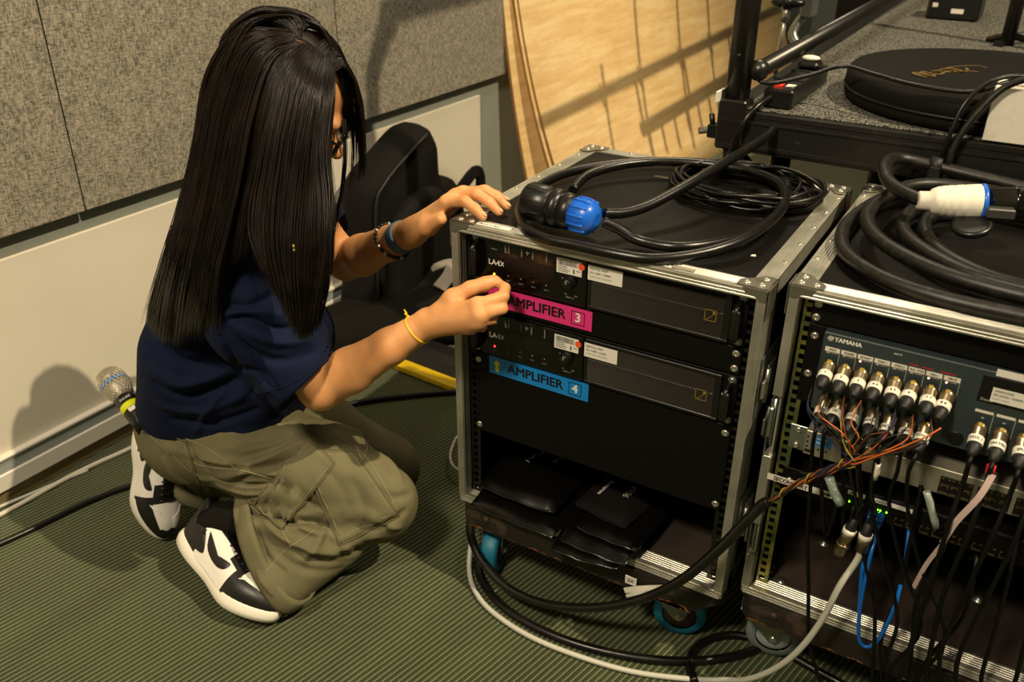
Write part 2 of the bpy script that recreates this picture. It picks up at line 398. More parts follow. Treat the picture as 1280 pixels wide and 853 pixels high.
# plywood sheets leaning on the left wall
def ply(name, y0, y1, xb, xt, th, label, H=1.5, p=2.2, skew=0.0):
    mb = MB(); n = 14; vs = []; fs = []
    for i in range(n+1):
        t = i/n; z = H*t; x = xb + (xt-xb)*(1-(1-t)**p)
        tx = (xt-xb)*p*(1-t)**(p-1)/H; nx = Vector((1, 0, -tx)).normalized()
        for yy in (y0 + skew*t, y1):
            c = Vector((x + .034*(yy-1.75), yy, z + max(0, .0*th))); vs += [c, c - nx*th]
    for i in range(n):
        a = i*4; b = a+4
        fs += [(a, a+2, b+2, b), (a+1, b+1, b+3, a+3), (a, b, b+1, a+1), (a+2, a+3, b+3, b+2)]
    fs += [(0, 1, 3, 2), (n*4, n*4+2, n*4+3, n*4+1)]
    mb.add(vs, fs, [True, True, False, False]*n + [False, False])
    o = mb.build(name, ['plywood', 'ply_edge'], label=label, cat='plywood', group='plywood sheets leaning on the wall')
    for p_ in o.data.polygons:
        if abs(p_.normal.y) > 0.8 or abs(p_.normal.z) > .9: p_.material_index = 1
    return o
ply('plywood_sheet', 1.75, 4.6, -.600, -.945, .011, 'front pale plywood sheet leaning on the left wall, shadows across it')
ply('plywood_sheet', 1.735, 4.57, -.622, -.950, .011, 'middle plywood sheet close behind the front one, only its edge showing')
ply('plywood_sheet', 1.70, 4.55, -.755, -.955, .011, 'rear plywood sheet nearest the wall, standing apart at its foot')

# ------------------------------------------------------------------ flight cases
def extr(mb, a, b, wdir, ndir, wid, th=0.0022, ribs=5):
    """ribbed aluminium angle face: strip from a to b, width along wdir, proud along ndir"""
    a, b, wdir, ndir = Vector(a), Vector(b), Vector(wdir), Vector(ndir); d = (b-a)
    poly = [(0, 0), (0, th)]
    x0 = wid*0.18; st = (wid*0.72)/ribs
    for i in range(ribs):
        x = x0 + i*st; poly += [(x, th), (x+st*.2, th*.55), (x+st*.8, th*.55), (x+st, th)]
    poly += [(wid, th), (wid, 0)]
    mb.prism(poly, a, wdir, ndir, d.normalized(), d.length)
def corner_plate(parent, c, sx, sy):
    """three-faced steel corner with domed rivets; c = outer corner on top, sx, sy = inward directions"""
    mb = MB(); c = Vector(c); L = 0.046; e = 0.0022; w_ = 0.030
    mb.prism([(0, 0), (L, 0), (L, w_*.55), (L-.008, w_*.8), (w_, w_), (w_*.8, L-.008), (w_*.55, L), (0, L)], c + Z3*e*1.1, X3*sx, Y3*sy, Z3, 0.0022)
    mb.prism([(0, 0), (L*.8, 0), (L*.7, -.008), (.016, -.012), (.010, -.018), (0, -.018)], c - Y3*sy*.0035 + Z3*.003, X3*sx, Z3, Y3*sy, 0.0015)
    mb.prism([(0, 0), (L*.9, 0), (L*.7, -.042), (.010, -.048), (0, -.048)], c - X3*sx*.0035 + Z3*.003, Y3*sy, Z3, X3*sx, 0.0015)
    p = mb.build('corner_plate', 'corner_steel', parent)
    rv = MB()
    for (x, y) in ((.012, .012), (.034, .012), (.012, .034)):
        rv.lathe(c + X3*sx*x + Y3*sy*y + Z3*.004, c + X3*sx*x + Y3*sy*y + Z3*.02, [(0, .0068), (.0016, .0062), (.003, .004), (.0037, .0012)], 14)
    rv.build('rivet', 'screw', p)
def flight_case(name, label, x0, y0, wdt, dep_, zb, zt, notch=False):
    t = thing(name, label, 'flight case', (x0+wdt/2, y0+dep_/2, 0.0))
    x1, y1 = x0+wdt, y0+dep_; f = 0.014; dd = 0.030; b = 0.009
    m = MB(); m.box((x0+.004, y0+.024, zt-b), (x1-.004, y1-.004, zt-.001)); m.build('top_panel', 'case_black', t)
    for xx in (x0+.002, x1-.002-b): m = MB(); m.box((xx, y0+.028, zb+.01), (xx+b, y1-.004, zt-b)); m.build('side_panel', 'case_black', t)
    m = MB(); m.box((x0+.01, y1-.012, zb+.01), (x1-.01, y1-.004, zt-b)); m.build('back_panel', 'case_inside', t)
    m = MB(); m.box((x0+.004, y0+.029, zb-.002), (x1-.004, y1-.01, zb+.010)); m.build('bottom_panel', 'case_inside', t)
    # front frame
    m = MB(); m.box((x0, y0, zt-f), (x1, y0+dd, zt), .0015); extr(m, (x0+.03, y0+.0, zt), (x1-.03, y0, zt), Y3, Z3, dd)
    extr(m, (x0+.004, y0, zt-f), (x1-.004, y0, zt-f), Z3, -Y3, f, .0015, 2)
    m.build('frame_edge', 'aluminium', t)
    m = MB(); m.box((x0, y0, zb), (x1, y0+dd, zb+f), .0015); extr(m, (x0+.02, y0, zb+f), (x1-.02, y0, zb+f), Y3, Z3, dd+.006)
    extr(m, (x0+.004, y0, zb), (x1-.004, y0, zb), Z3, -Y3, f, .0015, 2); m.build('frame_edge', 'aluminium', t)
    segs = [(zb+f, zt-f)] if not notch else [(zb+f, zb+.085), (zb+.155, zt-.30), (zt-.185, zt-f)]
    for k, xx in enumerate((x0, x1-f)):
        m = MB()
        for (za, zc) in (segs if k == 0 else [(zb+f, zt-f)]):
            m.box((xx, y0, za), (xx+f, y0+dd, zc), .0015); extr(m, (xx, y0, za), (xx, y0, zc), X3, -Y3, f, .0012, 3)
            sx = xx+f if k == 0 else xx
            extr(m, (sx, y0+.002, za), (sx, y0+.002, zc), Y3, X3 if k == 0 else -X3, dd-.004, .001, 3)
        if notch and k == 0: m.box((xx+.008, y0+.006, zb), (xx+f-.001, y0+dd, zt-.02))
        m.build('frame_post', 'aluminium', t)
    # top side and rear edges, lower side edges
    for xx, wd, sd in ((x0, X3, -X3), (x1, -X3, X3)):
        m = MB(); extr(m, (xx, y0+dd, zt-.0008), (xx, y1-.02, zt-.0008), wd, Z3, 0.030); m.box((xx, y0+dd, zt-.028), (xx+wd.x*.0018, y1, zt+.001)); m.build('frame_edge', 'aluminium', t)
        m = MB(); m.box((xx, y0+dd, zb), (xx+wd.x*.0018, y1, zb+.028)); m.box((xx, y0+.032, zb), (xx+wd.x*.0018, y0+.06, zt)); m.box((xx, y1-.028, zb), (xx+wd.x*.0018, y1, zt)); m.build('frame_edge', 'aluminium', t)
    m = MB(); extr(m, (x0+.02, y1, zt-.0008), (x1-.02, y1, zt-.0008), -Y3, Z3, 0.030); m.box((x0, y1-.0018, zt-.028), (x1, y1, zt)); m.build('frame_edge', 'aluminium', t)
    for (cx, sx) in ((x0, 1), (x1, -1)):
        for (cy, sy) in ((y0, 1), (y1, -1)): corner_plate(t, (cx, cy, zt), sx, sy)
    # rivets along the top edges
    rv = MB()
    for q in range(5):
        yy = y0+.12+q*.085
        for xx in (x0+.008, x1-.008): rv.lathe((xx, yy, zt), (xx, yy, zt+.01), [(0, .0042), (.0022, .0038), (.003, .002)], 10)
    for q in range(5):
        xx = x0+.1+q*.088; rv.lathe((xx, y1-.008, zt), (xx, y1-.008, zt+.01), [(0, .0042), (.0022, .0038), (.003, .002)], 10)
    rv.build('edge_rivets', 'screw', t, kind='stuff')
    # wheel tray
    m = MB(); lo = zb-.052; poly = [(x0+.02, y0-.006), (x1-.055, y0-.006), (x1-.006, y0+.045), (x1-.006, y1-.03), (x0+.006, y1-.03), (x0+.006, y0+.01)]
    m.prism(poly, (0, 0, lo), X3, Y3, Z3, .049); tray = m.build('wheel_tray', 'tray_wood', t)
    m = MB(); rs = random.Random(int(x0*100)+3)
    for (a, b_, k) in ((x1-.13, x1-.060, 14), (x0+.022, x0+.055, 6), (x0+.1, x1-.18, 9)):
        for _ in range(k):
            px = rs.uniform(a, b_); r_ = rs.uniform(.004, .010) if k > 10 else rs.uniform(.0025, .0055)
            pts = [(px + r_*2.2*math.cos(q*.9)*rs.uniform(.5, 1.2), lo + abs(r_*math.sin(q*.9))*rs.uniform(.5, 1.3)) for q in range(7)]
            m.prism(pts, (0, y0-.0066, 0), X3, Z3, Y3, .0008)
    m.build('worn_patch', 'bare_wood', tray, kind='stuff')
    for px in (x0+.065, x1-.09): m = MB(); m.lathe((px, y0-.0055, lo+.028), (px, y0-.02, lo+.028), [(0, .0085), (.001, .0085), (.0012, .0055), (.003, .005), (.0035, .002)], 16); m.build('tray_bolt', 'wheel_hub', tray)
    return t
def make_caster(mat, big=0.05):
    t = thing('caster', None, None); R_ = big
    m = MB(); m.box((-.045, -.04, .118), (.045, .04, .124), .001); m.cyl((0, 0, .104), (0, 0, .118), .026, 18)
    for s in (-1, 1):
        m.prism([(-.026, .108), (.026, .108), (.036, .07), (.030, .045), (.012, .042), (-.012, .07)], (0, s*.021-.0015, 0), X3, Z3, Y3, .003)
    m.box((-.026, -.021, .104), (.026, .021, .109)); m.build('fork', 'zinc', t)
    m = MB(); m.lathe((.02, -.017, R_), (.02, .017, R_), [(0, R_*.66), (.001, R_*.94), (.006, R_), (.028, R_), (.033, R_*.94), (.034, R_*.66)], 36, caps=False); m.build('wheel', mat, t)
    m = MB(); m.lathe((.02, -.0155, R_), (.02, .0155, R_), [(0, R_*.25), (.0005, R_*.6), (.004, R_*.67), (.027, R_*.67), (.0305, R_*.6), (.031, R_*.25)], 24); m.build('wheel_hub', 'wheel_hub' if mat == 'wheel_blue' else 'grey_plastic', t)
    m = MB(); m.cyl((.02, -.026, R_), (.02, .026, R_), .006, 10); m.build('axle_bolt', 'screw', t)
    return t
def put_casters(case, spots, proto, zs=1.0):
    base = WL[case.name]
    for (x, y, a) in spots:
        c = proto.copy(); COL.objects.link(c); c.parent = case; c.location = Vector((x, y, 0)) - base; c.rotation_euler.z = a; c.scale = (1, 1, zs)
        c.name = 'caster'
        for ch in proto.children: d = ch.copy(); COL.objects.link(d); d.parent = c
def kill(o):
    for ch in list(o.children): kill(ch)
    bpy.data.objects.remove(o)

ZT, ZB = 0.775, 0.1835
rackA = flight_case('flight_case', 'black flight case with blue wheels holding two labelled amplifiers, left of the pair', 0.0, 0.0, 0.545, 0.529, ZB, ZT)
rackB = flight_case('flight_case', 'black flight case with grey wheels full of plugged connectors, at the right edge', 0.567, 0.04, 0.56, 0.529, ZB, ZT, notch=True)
pb = make_caster('wheel_blue'); put_casters(rackA, [(0.052, 0.06, -1.35), (0.435, 0.07, 0.25), (0.07, 0.46, 2.0), (0.47, 0.46, 0.6)], pb); kill(pb)
pg = make_caster('wheel_grey'); put_casters(rackB, [(0.605, 0.11, 0.2), (1.06, 0.11, 0.5), (0.63, 0.5, 1.0), (1.06, 0.5, 0.6)], pg); kill(pg)

def screw(parent, x, y, z, r=.0058, mat='screw', washer=False):
    m = MB()
    if washer: m.cyl((x, y, z), (x, y-.0012, z), r*1.25, 16)
    m.lathe((x, y, z), (x, y-.01, z), [(0, r), (.0022, r*.95), (.0034, r*.6), (.0036, .0022), (.0026, .0018)], 14)
    return m.build('screw', mat, parent)
def rails(case, x0, x1, y, zb, zt, mat, gap=None):
    for xx, s in ((x0, 1), (x1, -1)):
        m = MB()
        # rail face built with square holes (ladder of strips)
        wd = .022; n = int((zt-zb)/.0159)
        m.box((xx, y, zb), (xx+s*.0065, y+.0022, zt)); m.box((xx+s*.0155, y, zb), (xx+s*wd, y+.0022, zt))
        for i in range(n+1):
            z = zb + i*.0159; m.box((xx+s*.0065, y, z), (xx+s*.0155, y+.0022, min(z+.0065, zt)))
        m.box((xx, y, zb), (xx+s*.0022, y+.028, zt)); m.build('rack_rail', mat, case)
rails(rackA, .0145, .5305, .024, ZB+.014, ZT-.016, 'plastic_black')
rails(rackB, .5835, 1.110, .064, ZB+.014, ZT-.016, 'zinc_yellow')
# butterfly latches and strike plates on the sides between the two cases
def latch(parent, x, y, z, s):
    m = MB(); m.box((x, y-.05, z-.055), (x+s*.0025, y+.05, z+.055), .001); m.build('latch_dish', 'zinc', parent)
    m = MB(); m.box((x+s*.0025, y-.022, z-.04), (x+s*.007, y+.018, z+.03), .002); m.cyl((x+s*.008, y-.03, z-.03), (x+s*.008, y-.03, z+.03), .004, 10)
    m.box((x+s*.006, y-.052, z-.016), (x+s*.010, y-.028, z+.016), .002); m.build('latch', 'screw', parent)
latch(rackA, .5455, .075, .60, 1); latch(rackA, .5455, .075, .33, 1)
m = MB(); m.box((.5455, .13, .40), (.549, .25, .54), .002); m.cyl((.551, .15, .47), (.551, .23, .47), .005, 10); m.build('side_handle', 'zinc', rackA)
latch(rackB, .5665, .10, .52, -1); latch(rackB, .5665, .10, .30, -1)
m = MB(); m.box((.5715, .046, .49), (.579, .07, .585), .002); m.box((.5655, .040, .51), (.573, .052, .565), .002); m.cyl((.572, .05, .50), (.572, .05, .58), .005, 10); m.build('latch', 'zinc', rackB)
m = MB(); m.box((.5715, .046, .275), (.579, .07, .335), .002); m.build('latch', 'zinc', rackB)

# ------------------------------------------------------------------ amplifiers
def lab(parent, name, mats, x0, x1, z0, z1, y, th=.0006):
    m = MB(); m.box((x0, y-th, z0), (x1, y, z1)); return m.build(name, mats, parent)
def fprint(txt, size, x, z, y, bold=0, align='LEFT', mb=None, mi=0, xs=1.0):
    mb = mb or MB(); return put_text(mb, txt, size, (x, y, z), X3, Z3, bold, align, mi, xs)
def grille(x0, x1, z0, z1, y):
    """expanded-metal grille: two crossed sets of fine slanted wires over a dark backing"""
    mb = MB(); p = .0032
    for k, sl in ((0, .45), (1, -.45)):
        c = x0 - (z1-z0)*abs(1/sl) if sl else x0
        x = c
        while x < x1 + (z1-z0)/abs(sl):
            # line through (x, z0 or z1)
            if sl > 0: a, b = (x, z0), (x+(z1-z0)/sl, z1)
            else: a, b = (x, z1), (x-(z1-z0)/sl, z0)
            # clip in x
            (ax, az), (bx, bz) = a, b
            if bx > x0 and ax < x1:
                t0 = max(0, (x0-ax)/(bx-ax)); t1 = min(1, (x1-ax)/(bx-ax))
                A = Vector((ax+(bx-ax)*t0, y-.0003*k, az+(bz-az)*t0)); B = Vector((ax+(bx-ax)*t1, y-.0003*k, az+(bz-az)*t1))
                if (B-A).length > .002:
                    n = Vector((-(B-A).z, 0, (B-A).x)).normalized()*.00045
                    mb.add([A-n, B-n, B+n, A+n, A-n*.2-Y3*.0006, B-n*.2-Y3*.0006], [(0, 1, 5, 4), (4, 5, 2, 3)], False)
            x += p/abs(sl)
    return mb
def amplifier(zc, led, label, name='amplifier'):
    z0, z1 = zc-.0445, zc+.0445
    t = thing(name, label, 'amplifier', (.27, .05, z0), None)
    m = MB(); m.box((.030, .020, z0), (.516, .023, z1), .0006); m.box((.05, .023, z0+.002), (.49, .36, z1-.002)); m.build('chassis', 'panel_black', t)
    m = MB(); m.box((.0485, .014, z0+.002), (.252, .020, z1-.002), .0012); m.build('control_panel', 'gloss_black', t)
    m = MB(); m.prism([(.096, zc+.010), (.108, zc+.016), (.188, zc+.016), (.193, zc+.010), (.193, zc-.006), (.185, zc-.010), (.104, zc-.010), (.096, zc-.004)], (0, .0134, 0), X3, Z3, Y3, .0008); m.build('display_window', 'port_dark', t)
    fr = MB(); fr.box((.255, .014, z0+.002), (.492, .020, z0+.008), .001); fr.box((.255, .014, z1-.008), (.492, .020, z1-.002), .001); fr.box((.255, .014, z0+.008), (.260, .020, z1-.008)); fr.box((.482, .014, z0+.008), (.492, .020, z1-.008)); fr.box((.26, .016, zc-.005), (.482, .0200, zc+.005), .001)
    gf = fr.build('grille_frame', 'plastic_black', t)
    grille(.260, .482, z0+.008, z1-.008, .0165).build('grille_mesh', 'nickel_dark', gf)
    # gold emblem: square outline with diagonal curve
    m = MB(); ex, ez = .462, zc-.002; q = .0095; tq = .0011
    for (a, b, c, d) in ((-q, -q, q, -q+tq), (-q, q-tq, q, q), (-q, -q, -q+tq, q), (q-tq, -q, q, q)): m.box((ex+a, .0138, ez+b), (ex+c, .0146, ez+d))
    arc = [(ex-q*.7+q*1.35*(k/6), .0142, ez-q*.75+q*1.4*((k/6)**1.8)) for k in range(7)]; m.tube(arc, .0006, 5, smooth=0); m.box((ex+.003, .0140, ez+.003), (ex+.007, .0146, ez+.007)); m.build('emblem', 'gold', t)
    for xx, s in ((.0435, 1), (.505, -1)):
        h = MB(); h.tube([(xx, .020, z1-.014), (xx, .004, z1-.017), (xx, -.004, z1-.024), (xx, -.004, z0+.024), (xx, .004, z0+.017), (xx, .020, z0+.014)], .0042, 8, smooth=3)
        h.box((xx-.007, -.0065, z0+.02), (xx+.007, -.002, z1-.02), .002); h.build('handle', 'plastic_black', t)
        for zz in (z0+.008, z1-.008): screw(t, xx-s*.007+ (s<0)*-.005, .020, zz, .0052, 'zinc', True)
    m = MB(); m.lathe((.222, .014, zc-.004), (.222, -.006, zc-.004), [(0, .0125), (.002, .0125), (.003, .0105), (.012, .0095), (.0135, .0082), (.014, .002)], 24); k_ = m.build('knob', 'plastic_black', t)
    m = MB(); m.box((.2213, -.0003, zc-.002), (.2227, .0001, zc+.005)); m.build('knob_mark', 'ink_grey', k_)
    m = MB(); m.ball((.077, .0135, zc-.022), .0018, 10); m.build('indicator_light', led, t)
    m = MB(); y = .0136
    
    fprint('POWER', .0032, .0715, zc-.031, y, 0, 'LEFT', m); fprint('STATUS', .0032, .0715, zc+.024, y, 0, 'LEFT', m)
    for k in range(4):
        xk = .105 + k*.0245; m.prism([(-.0012, 0), (.0012, 0), (0, .0022)], (xk, y, zc-.020), X3, Z3, Y3, .0002); fprint('OUT %d' % (k+1), .0030, xk-.004, zc-.0285, y, 0, 'LEFT', m)
    for xk, n in ((.106, 7), (.131, 6), (.152, 6), (.178, 7)):
        for r_ in range(n): m.box((xk-.0012, y-.0001, zc+.022+r_*.0025), (xk+.0012, y, zc+.0228+r_*.0025))
    for r_ in range(6): m.box((.098+.001*r_*0, y-.0001, zc+.0225+r_*.0024), (.098+.0045-.0006*r_, y, zc+.0232+r_*.0024))
    m.box((.138, y-.0001, zc+.031), (.146, y, zc+.0318)); m.box((.1415, y-.0001, zc+.027), (.1425, y, zc+.035)); fprint('MUTE', .0032, .207, zc+.001, y, 0, 'LEFT', m)
    fprint('OK', .0034, .213, zc-.026, y, 0, 'LEFT', m); fprint('ESC', .0034, .232, zc-.026, y, 0, 'LEFT', m); fprint('MENU x 4', .0034, .216, zc-.031, y, 0, 'LEFT', m)
    m.build('panel_print', 'ink_grey', t, fix=False); m = MB(); fprint('LA4X', .0135, .0655, zc-.0005, y, .0003, 'LEFT', m, xs=1.02); m.build('model_print', 'ink_white', t, fix=False)
    # asset stickers
    s1 = lab(t, 'barcode_sticker', 'label_white', .1975, .2435, zc+.0105, zc+.0365, .0136)
    m = MB(); rs = random.Random(3); x = .2005
    while x < .236:
        w2 = rs.choice((.0005, .0009, .0013)); m.box((x, .0127, zc+.025), (x+w2, .013, zc+.0345)); x += w2+rs.choice((.0006, .0009))
    for zz in (.0225, .0195, .0165, .0135): m.box((.2005, .0127, zc+zz), (.216+rs.random()*.006, .013, zc+zz+.0009))
    m.box((.228, .0127, zc+.0135), (.2305, .013, zc+.021)); m.box((.234, .0127, zc+.0185), (.241, .013, zc+.0197)); m.build('barcode', 'label_print', s1, fix=False)
    m = MB(); m.cyl((.243, .0131, zc+.0285), (.243, .0124, zc+.0285), .0058, 20); od = m.build('orange_dot', 'orange_dot', t)
    s2 = lab(t, 'asset_sticker', 'label_white', .2545, .315, zc+.010, zc+.036, .0136)
    m = MB(); fprint('RENTAL UNIT', .0050, .258, zc+.0305, .0128, .0001, 'LEFT', m); fprint('SN: 112807 - 0.00902', .0042, .258, zc+.0235, .0128, .0001, 'LEFT', m); fprint('AUDIO VISUAL EQUIPMENT', .0032, .258, zc+.0165, .0128, 0, 'LEFT', m)
    m.build('sticker_print', 'label_print', s2, fix=False)
    return t
amplifier(.7125, 'led_amber', 'black rack amplifier with amber light, above the pink label')
amplifier(.5710, 'led_red', 'black rack amplifier with red light, above the blue label')
def blank(name, label, x0, x1, y, z0, z1, sx, szs, group=None):
    t = thing(name, label, 'rack panel', ((x0+x1)/2, y+.002, z0), group)
    m = MB(); m.box((x0, y, z0), (x1, y+.003, z1), .0008); m.box((x0+.03, y+.003, z0+.002), (x1-.03, y+.012, z0+.004)); m.box((x0+.03, y+.003, z1-.004), (x1-.03, y+.012, z1-.002)); m.build('plate', 'panel_black', t)
    for zz in szs:
        for xx in (x0+sx, x1-sx): screw(t, xx, y, zz, .0066)
    return t
bl1 = blank('blank_panel', 'thin black blank rack panel behind the pink label', .030, .516, .020, .6185, .6655, .0085, (.655, .629))
bl2 = blank('blank_panel', 'large black blank rack panel behind the blue label', .030, .516, .020, .352, .5235, .0085, (.509, .366))
def big_label(name, parent, x0, x1, z0, z1, y, mat, num, arrow, tilt, label, xt):
    cz = (z0+z1)/2; cx = (x0+x1)/2
    MM = Matrix.Translation((cx, y, cz)) @ Matrix.Rotation(tilt, 4, 'Y') @ Matrix.Translation((-cx, -y, -cz))
    m = MB(); m.box((x0, y-.0012, z0), (x1, y, z1), 0, MM); o = m.build(name, mat, None, label, 'label')
    t = MB(); put_text(t, 'AMPLIFIER', .0250, (xt, y-.0016, cz+.0005), X3, Z3, .0008, 'LEFT', 0, 1.0); 
    bx = x1-.026; q = .0125; w2 = .0013
    for (a, b, c, d) in ((-q, -q, q, -q+w2), (-q, q-w2, q, q), (-q, -q, -q+w2, q), (q-w2, -q, q, q)): t.box((bx+a, y-.0016, cz+b), (bx+c, y-.0012, cz+d))
    t.v = [tuple(MM @ Vector(v)) for v in t.v]; t.build('lettering', 'ink', o, fix=False)
    t = MB(); put_text(t, num, .0235, (bx, y-.0016, cz+.0005), X3, Z3, .0006, 'CENTER'); t.v = [tuple(MM @ Vector(v)) for v in t.v]; t.build('number', 'ink_white', o, fix=False)
    if arrow:
        t = MB(); ax = x0+.0165; t.prism([(-.0035, -.0115), (.0035, -.0115), (.0035, .003), (.0075, .003), (0, .012), (-.0075, .003), (-.0035, .003)], (ax, y-.0017, cz), X3, Z3, Y3, .0004)
        t.v = [tuple(MM @ Vector(v)) for v in t.v]; t.build('arrow', 'arrow_yellow', o)
    return o
big_label('equipment_label', None, .062, .2635, .6265, .6625, .0198, 'label_pink', '3', True, 0.0, 'pink label reading AMPLIFIER 3 beside the near hand', .101)
big_label('equipment_label', None, .062, .2635, .4885, .5240, .0198, 'label_blue', '4', True, 0.0, 'blue label reading AMPLIFIER 4 with a yellow up arrow', .101)
# small paper label on the front left top edge of the case and scrap on the back
m = MB(); MM = Matrix.Translation((.075, .0145, ZT+.0026)) @ Matrix.Rotation(0.02, 4, 'Z'); m.box((-.030, -.007, 0), (.034, .006, .0005), 0, MM); o = m.build('paper_label', 'label_white', None, 'narrow white paper label on the front left top edge of the case', 'label')
t = MB(); put_text(t, '06/23-A18/L3', .0075, MM @ Vector((-.026, -.001, .0007)), X3, Y3, .0002); t.build('lettering', 'label_print', o, fix=False)
m = MB(); m.box((.198, .408, ZT-.0008), (.228, .418, ZT)); m.build('paper_label', 'nickel', None, 'small faded tape strip on the rear of the case top', 'label')
m = MB(); m.box((.395, .008, ZT+.0024), (.43, .017, ZT+.0030), 0, Matrix.Identity(4)); m.build('tape_scrap', 'strap_grey', None, 'torn grey tape scrap on the front top edge near the right corner', 'tape')
m = MB(); m.prism([(0, 0), (.008, .002), (.006, .008), (.001, .006)], (.482, .12, ZT-.001), X3, Y3, Z3, .001); m.build('paper_scrap', 'label_white', None, 'tiny white paper scrap on the case top near its right edge', 'paper')
L_loopA1 = [(0.269,0.069,0.787), (0.322,0.057,0.787), (0.386,0.065,0.787), (0.436,0.125,0.787), (0.467,0.213,0.787), (0.474,0.319,0.787), (0.456,0.416,0.787), (0.416,0.489,0.787), (0.366,0.517,0.787), (0.295,0.510,0.787), (0.222,0.484,0.787), (0.154,0.442,0.787), (0.093,0.368,0.787), (0.058,0.283,0.787), (0.058,0.175,0.787), (0.086,0.084,0.787), (0.136,0.013,0.787), (0.187,-0.025,0.787), (0.241,-0.034,0.787), (0.305,-0.025,0.787), (0.241,-0.034,0.787), (0.305,-0.025,0.787), (0.367,-0.002,0.787), (0.421,0.041,0.787), (0.467,0.087,0.795), (0.488,0.161,0.795), (0.492,0.238,0.795), (0.479,0.320,0.795)]
L_loopA2 = [(0.260,0.081,0.810), (0.288,0.115,0.810), (0.311,0.176,0.815), (0.342,0.239,0.830), (0.308,0.500,0.782), (0.341,0.560,0.807), (0.371,0.600,0.834)]
L_loopA3 = [(0.106,0.163,0.805), (0.095,0.229,0.805), (0.111,0.295,0.805), (0.154,0.362,0.805), (0.212,0.421,0.805), (0.283,0.447,0.805), (0.357,0.462,0.805), (0.421,0.428,0.805), (0.460,0.357,0.805), (0.482,0.266,0.805), (0.481,0.159,0.805)]
L_loopA4 = [(0.256,-0.088,0.803), (0.296,-0.064,0.803), (0.244,-0.067,0.803), (0.196,-0.050,0.803), (0.138,0.008,0.803)]
L_sheath = [(0.808,-0.030,0.652)]
L_bigblack = [(0.594,-0.020,0.426), (0.571,-0.035,0.390), (0.538,-0.050,0.328), (0.487,-0.060,0.248), (0.420,-0.060,0.172), (0.330,-0.060,0.106), (0.227,-0.055,0.060), (0.143,-0.050,0.055), (0.075,-0.030,0.070), (0.027,0.000,0.089), (-0.016,0.060,0.080), (-0.067,0.150,0.017)]
L_white_floor = [(-0.004,0.077,0.006), (0.012,0.014,0.006), (0.057,-0.042,0.006), (0.124,-0.079,0.006), (0.216,-0.096,0.006), (0.317,-0.092,0.006), (0.423,-0.073,0.006), (0.517,-0.036,0.006), (0.579,0.003,0.006), (0.623,0.051,0.006), (0.665,0.105,0.020), (0.692,0.141,0.070), (0.725,-0.060,0.326), (0.735,-0.040,0.366), (0.741,-0.030,0.390)]
L_black_floor = [(0.008,0.052,0.008), (0.050,-0.008,0.008), (0.127,-0.054,0.008), (0.220,-0.072,0.008), (0.320,-0.066,0.008), (0.423,-0.038,0.008), (0.503,0.001,0.008), (0.563,0.048,0.008), (0.602,0.094,0.008), (0.632,0.151,0.008), (0.633,0.199,0.008), (0.615,0.225,0.008)]
L_black_floor2 = [(0.530,-0.038,0.008), (0.511,-0.012,0.008), (0.502,0.027,0.008), (0.516,0.070,0.008), (0.552,0.105,0.008), (0.602,0.119,0.008), (0.657,0.113,0.008), (0.712,0.102,0.008), (0.772,0.092,0.008)]
L_grey_loop = [(-0.163,0.246,0.030), (-0.196,0.257,0.030), (-0.227,0.292,0.030), (-0.253,0.356,0.030), (-0.252,0.390,0.030)]
L_black_left = [(-0.904,-0.490,0.007), (-0.880,-0.394,0.007), (-0.862,-0.286,0.007), (-0.833,-0.199,0.007), (-0.792,-0.117,0.007), (-0.746,-0.010,0.007)]
L_white_left = [(-0.990,-0.427,0.006), (-0.984,-0.344,0.006), (-0.980,-0.243,0.006), (-0.970,-0.162,0.006), (-0.950,-0.055,0.006), (-0.954,0.098,0.006)]
L_grey_left = [(-1.024,-0.407,0.005), (-0.999,-0.314,0.005), (-0.981,-0.242,0.005), (-0.965,-0.188,0.005)]
L_black_mid = [(-0.663,0.098,0.008), (-0.651,0.295,0.008), (-0.593,0.390,0.008), (-0.516,0.470,0.008), (-0.402,0.568,0.008), (-0.273,0.666,0.008)]
L_yellow = [(-0.655,0.434,0.030), (-0.619,0.559,0.030), (-0.505,0.550,0.030), (-0.392,0.543,0.030), (-0.295,0.534,0.030)]
# ------------------------------------------------------------------ the stage
PX = 0.286
st = thing('stage_platform', 'black steel stage platform with grey carpet top behind the flight cases', 'stage', (1.2, 1.6, 0))
m = MB(); m.box((.262, .575, .868), (2.3, 4.2, .880), .001); m.box((.262, .575, .80), (2.3, .60, .872), .002); m.box((.262, .575, .80), (.287, 4.2, .872), .002)
m.box((.266, .571, .808), (2.3, .576, .815)); m.box((.266, .571, .858), (2.3, .576, .862)); m.build('deck_frame', 'stage_black', st)
m = MB(); m.box((.30, .592, .880), (2.3, 4.2, .8835), .001); m.build('deck_carpet', 'stage_carpet', st)
for (x, y) in ((.292, .60), (.36, .72), (.36, 2.1), (1.3, .62), (1.3, 2.1), (.292, 4.1), (.75, .66), (.62, .70)):
    m = MB(); m.cyl((x, y, .0), (x, y, .80), .022, 12); m.build('leg', 'tube_black', st)
m = MB(); m.tube([(.30, .62, .79), (.62, .66, .45)], .006, 6, smooth=0); m.tube([(.62, .68, .79), (.40, .68, .5)], .018, 8, smooth=0); m.build('brace', 'tube_black', st)
m = MB(); m.cyl((.262, .60, .835), (.215, .60, .823), .0075, 10); m.build('locking_bolt', 'screw', st)
m = MB(); m.cyl((.245, .598, .83), (.240, .594, .862), .006, 8); m.box((.236, .585, .815), (.262, .612, .842), .002); m.build('bolt_handle', 'plastic_black', st)
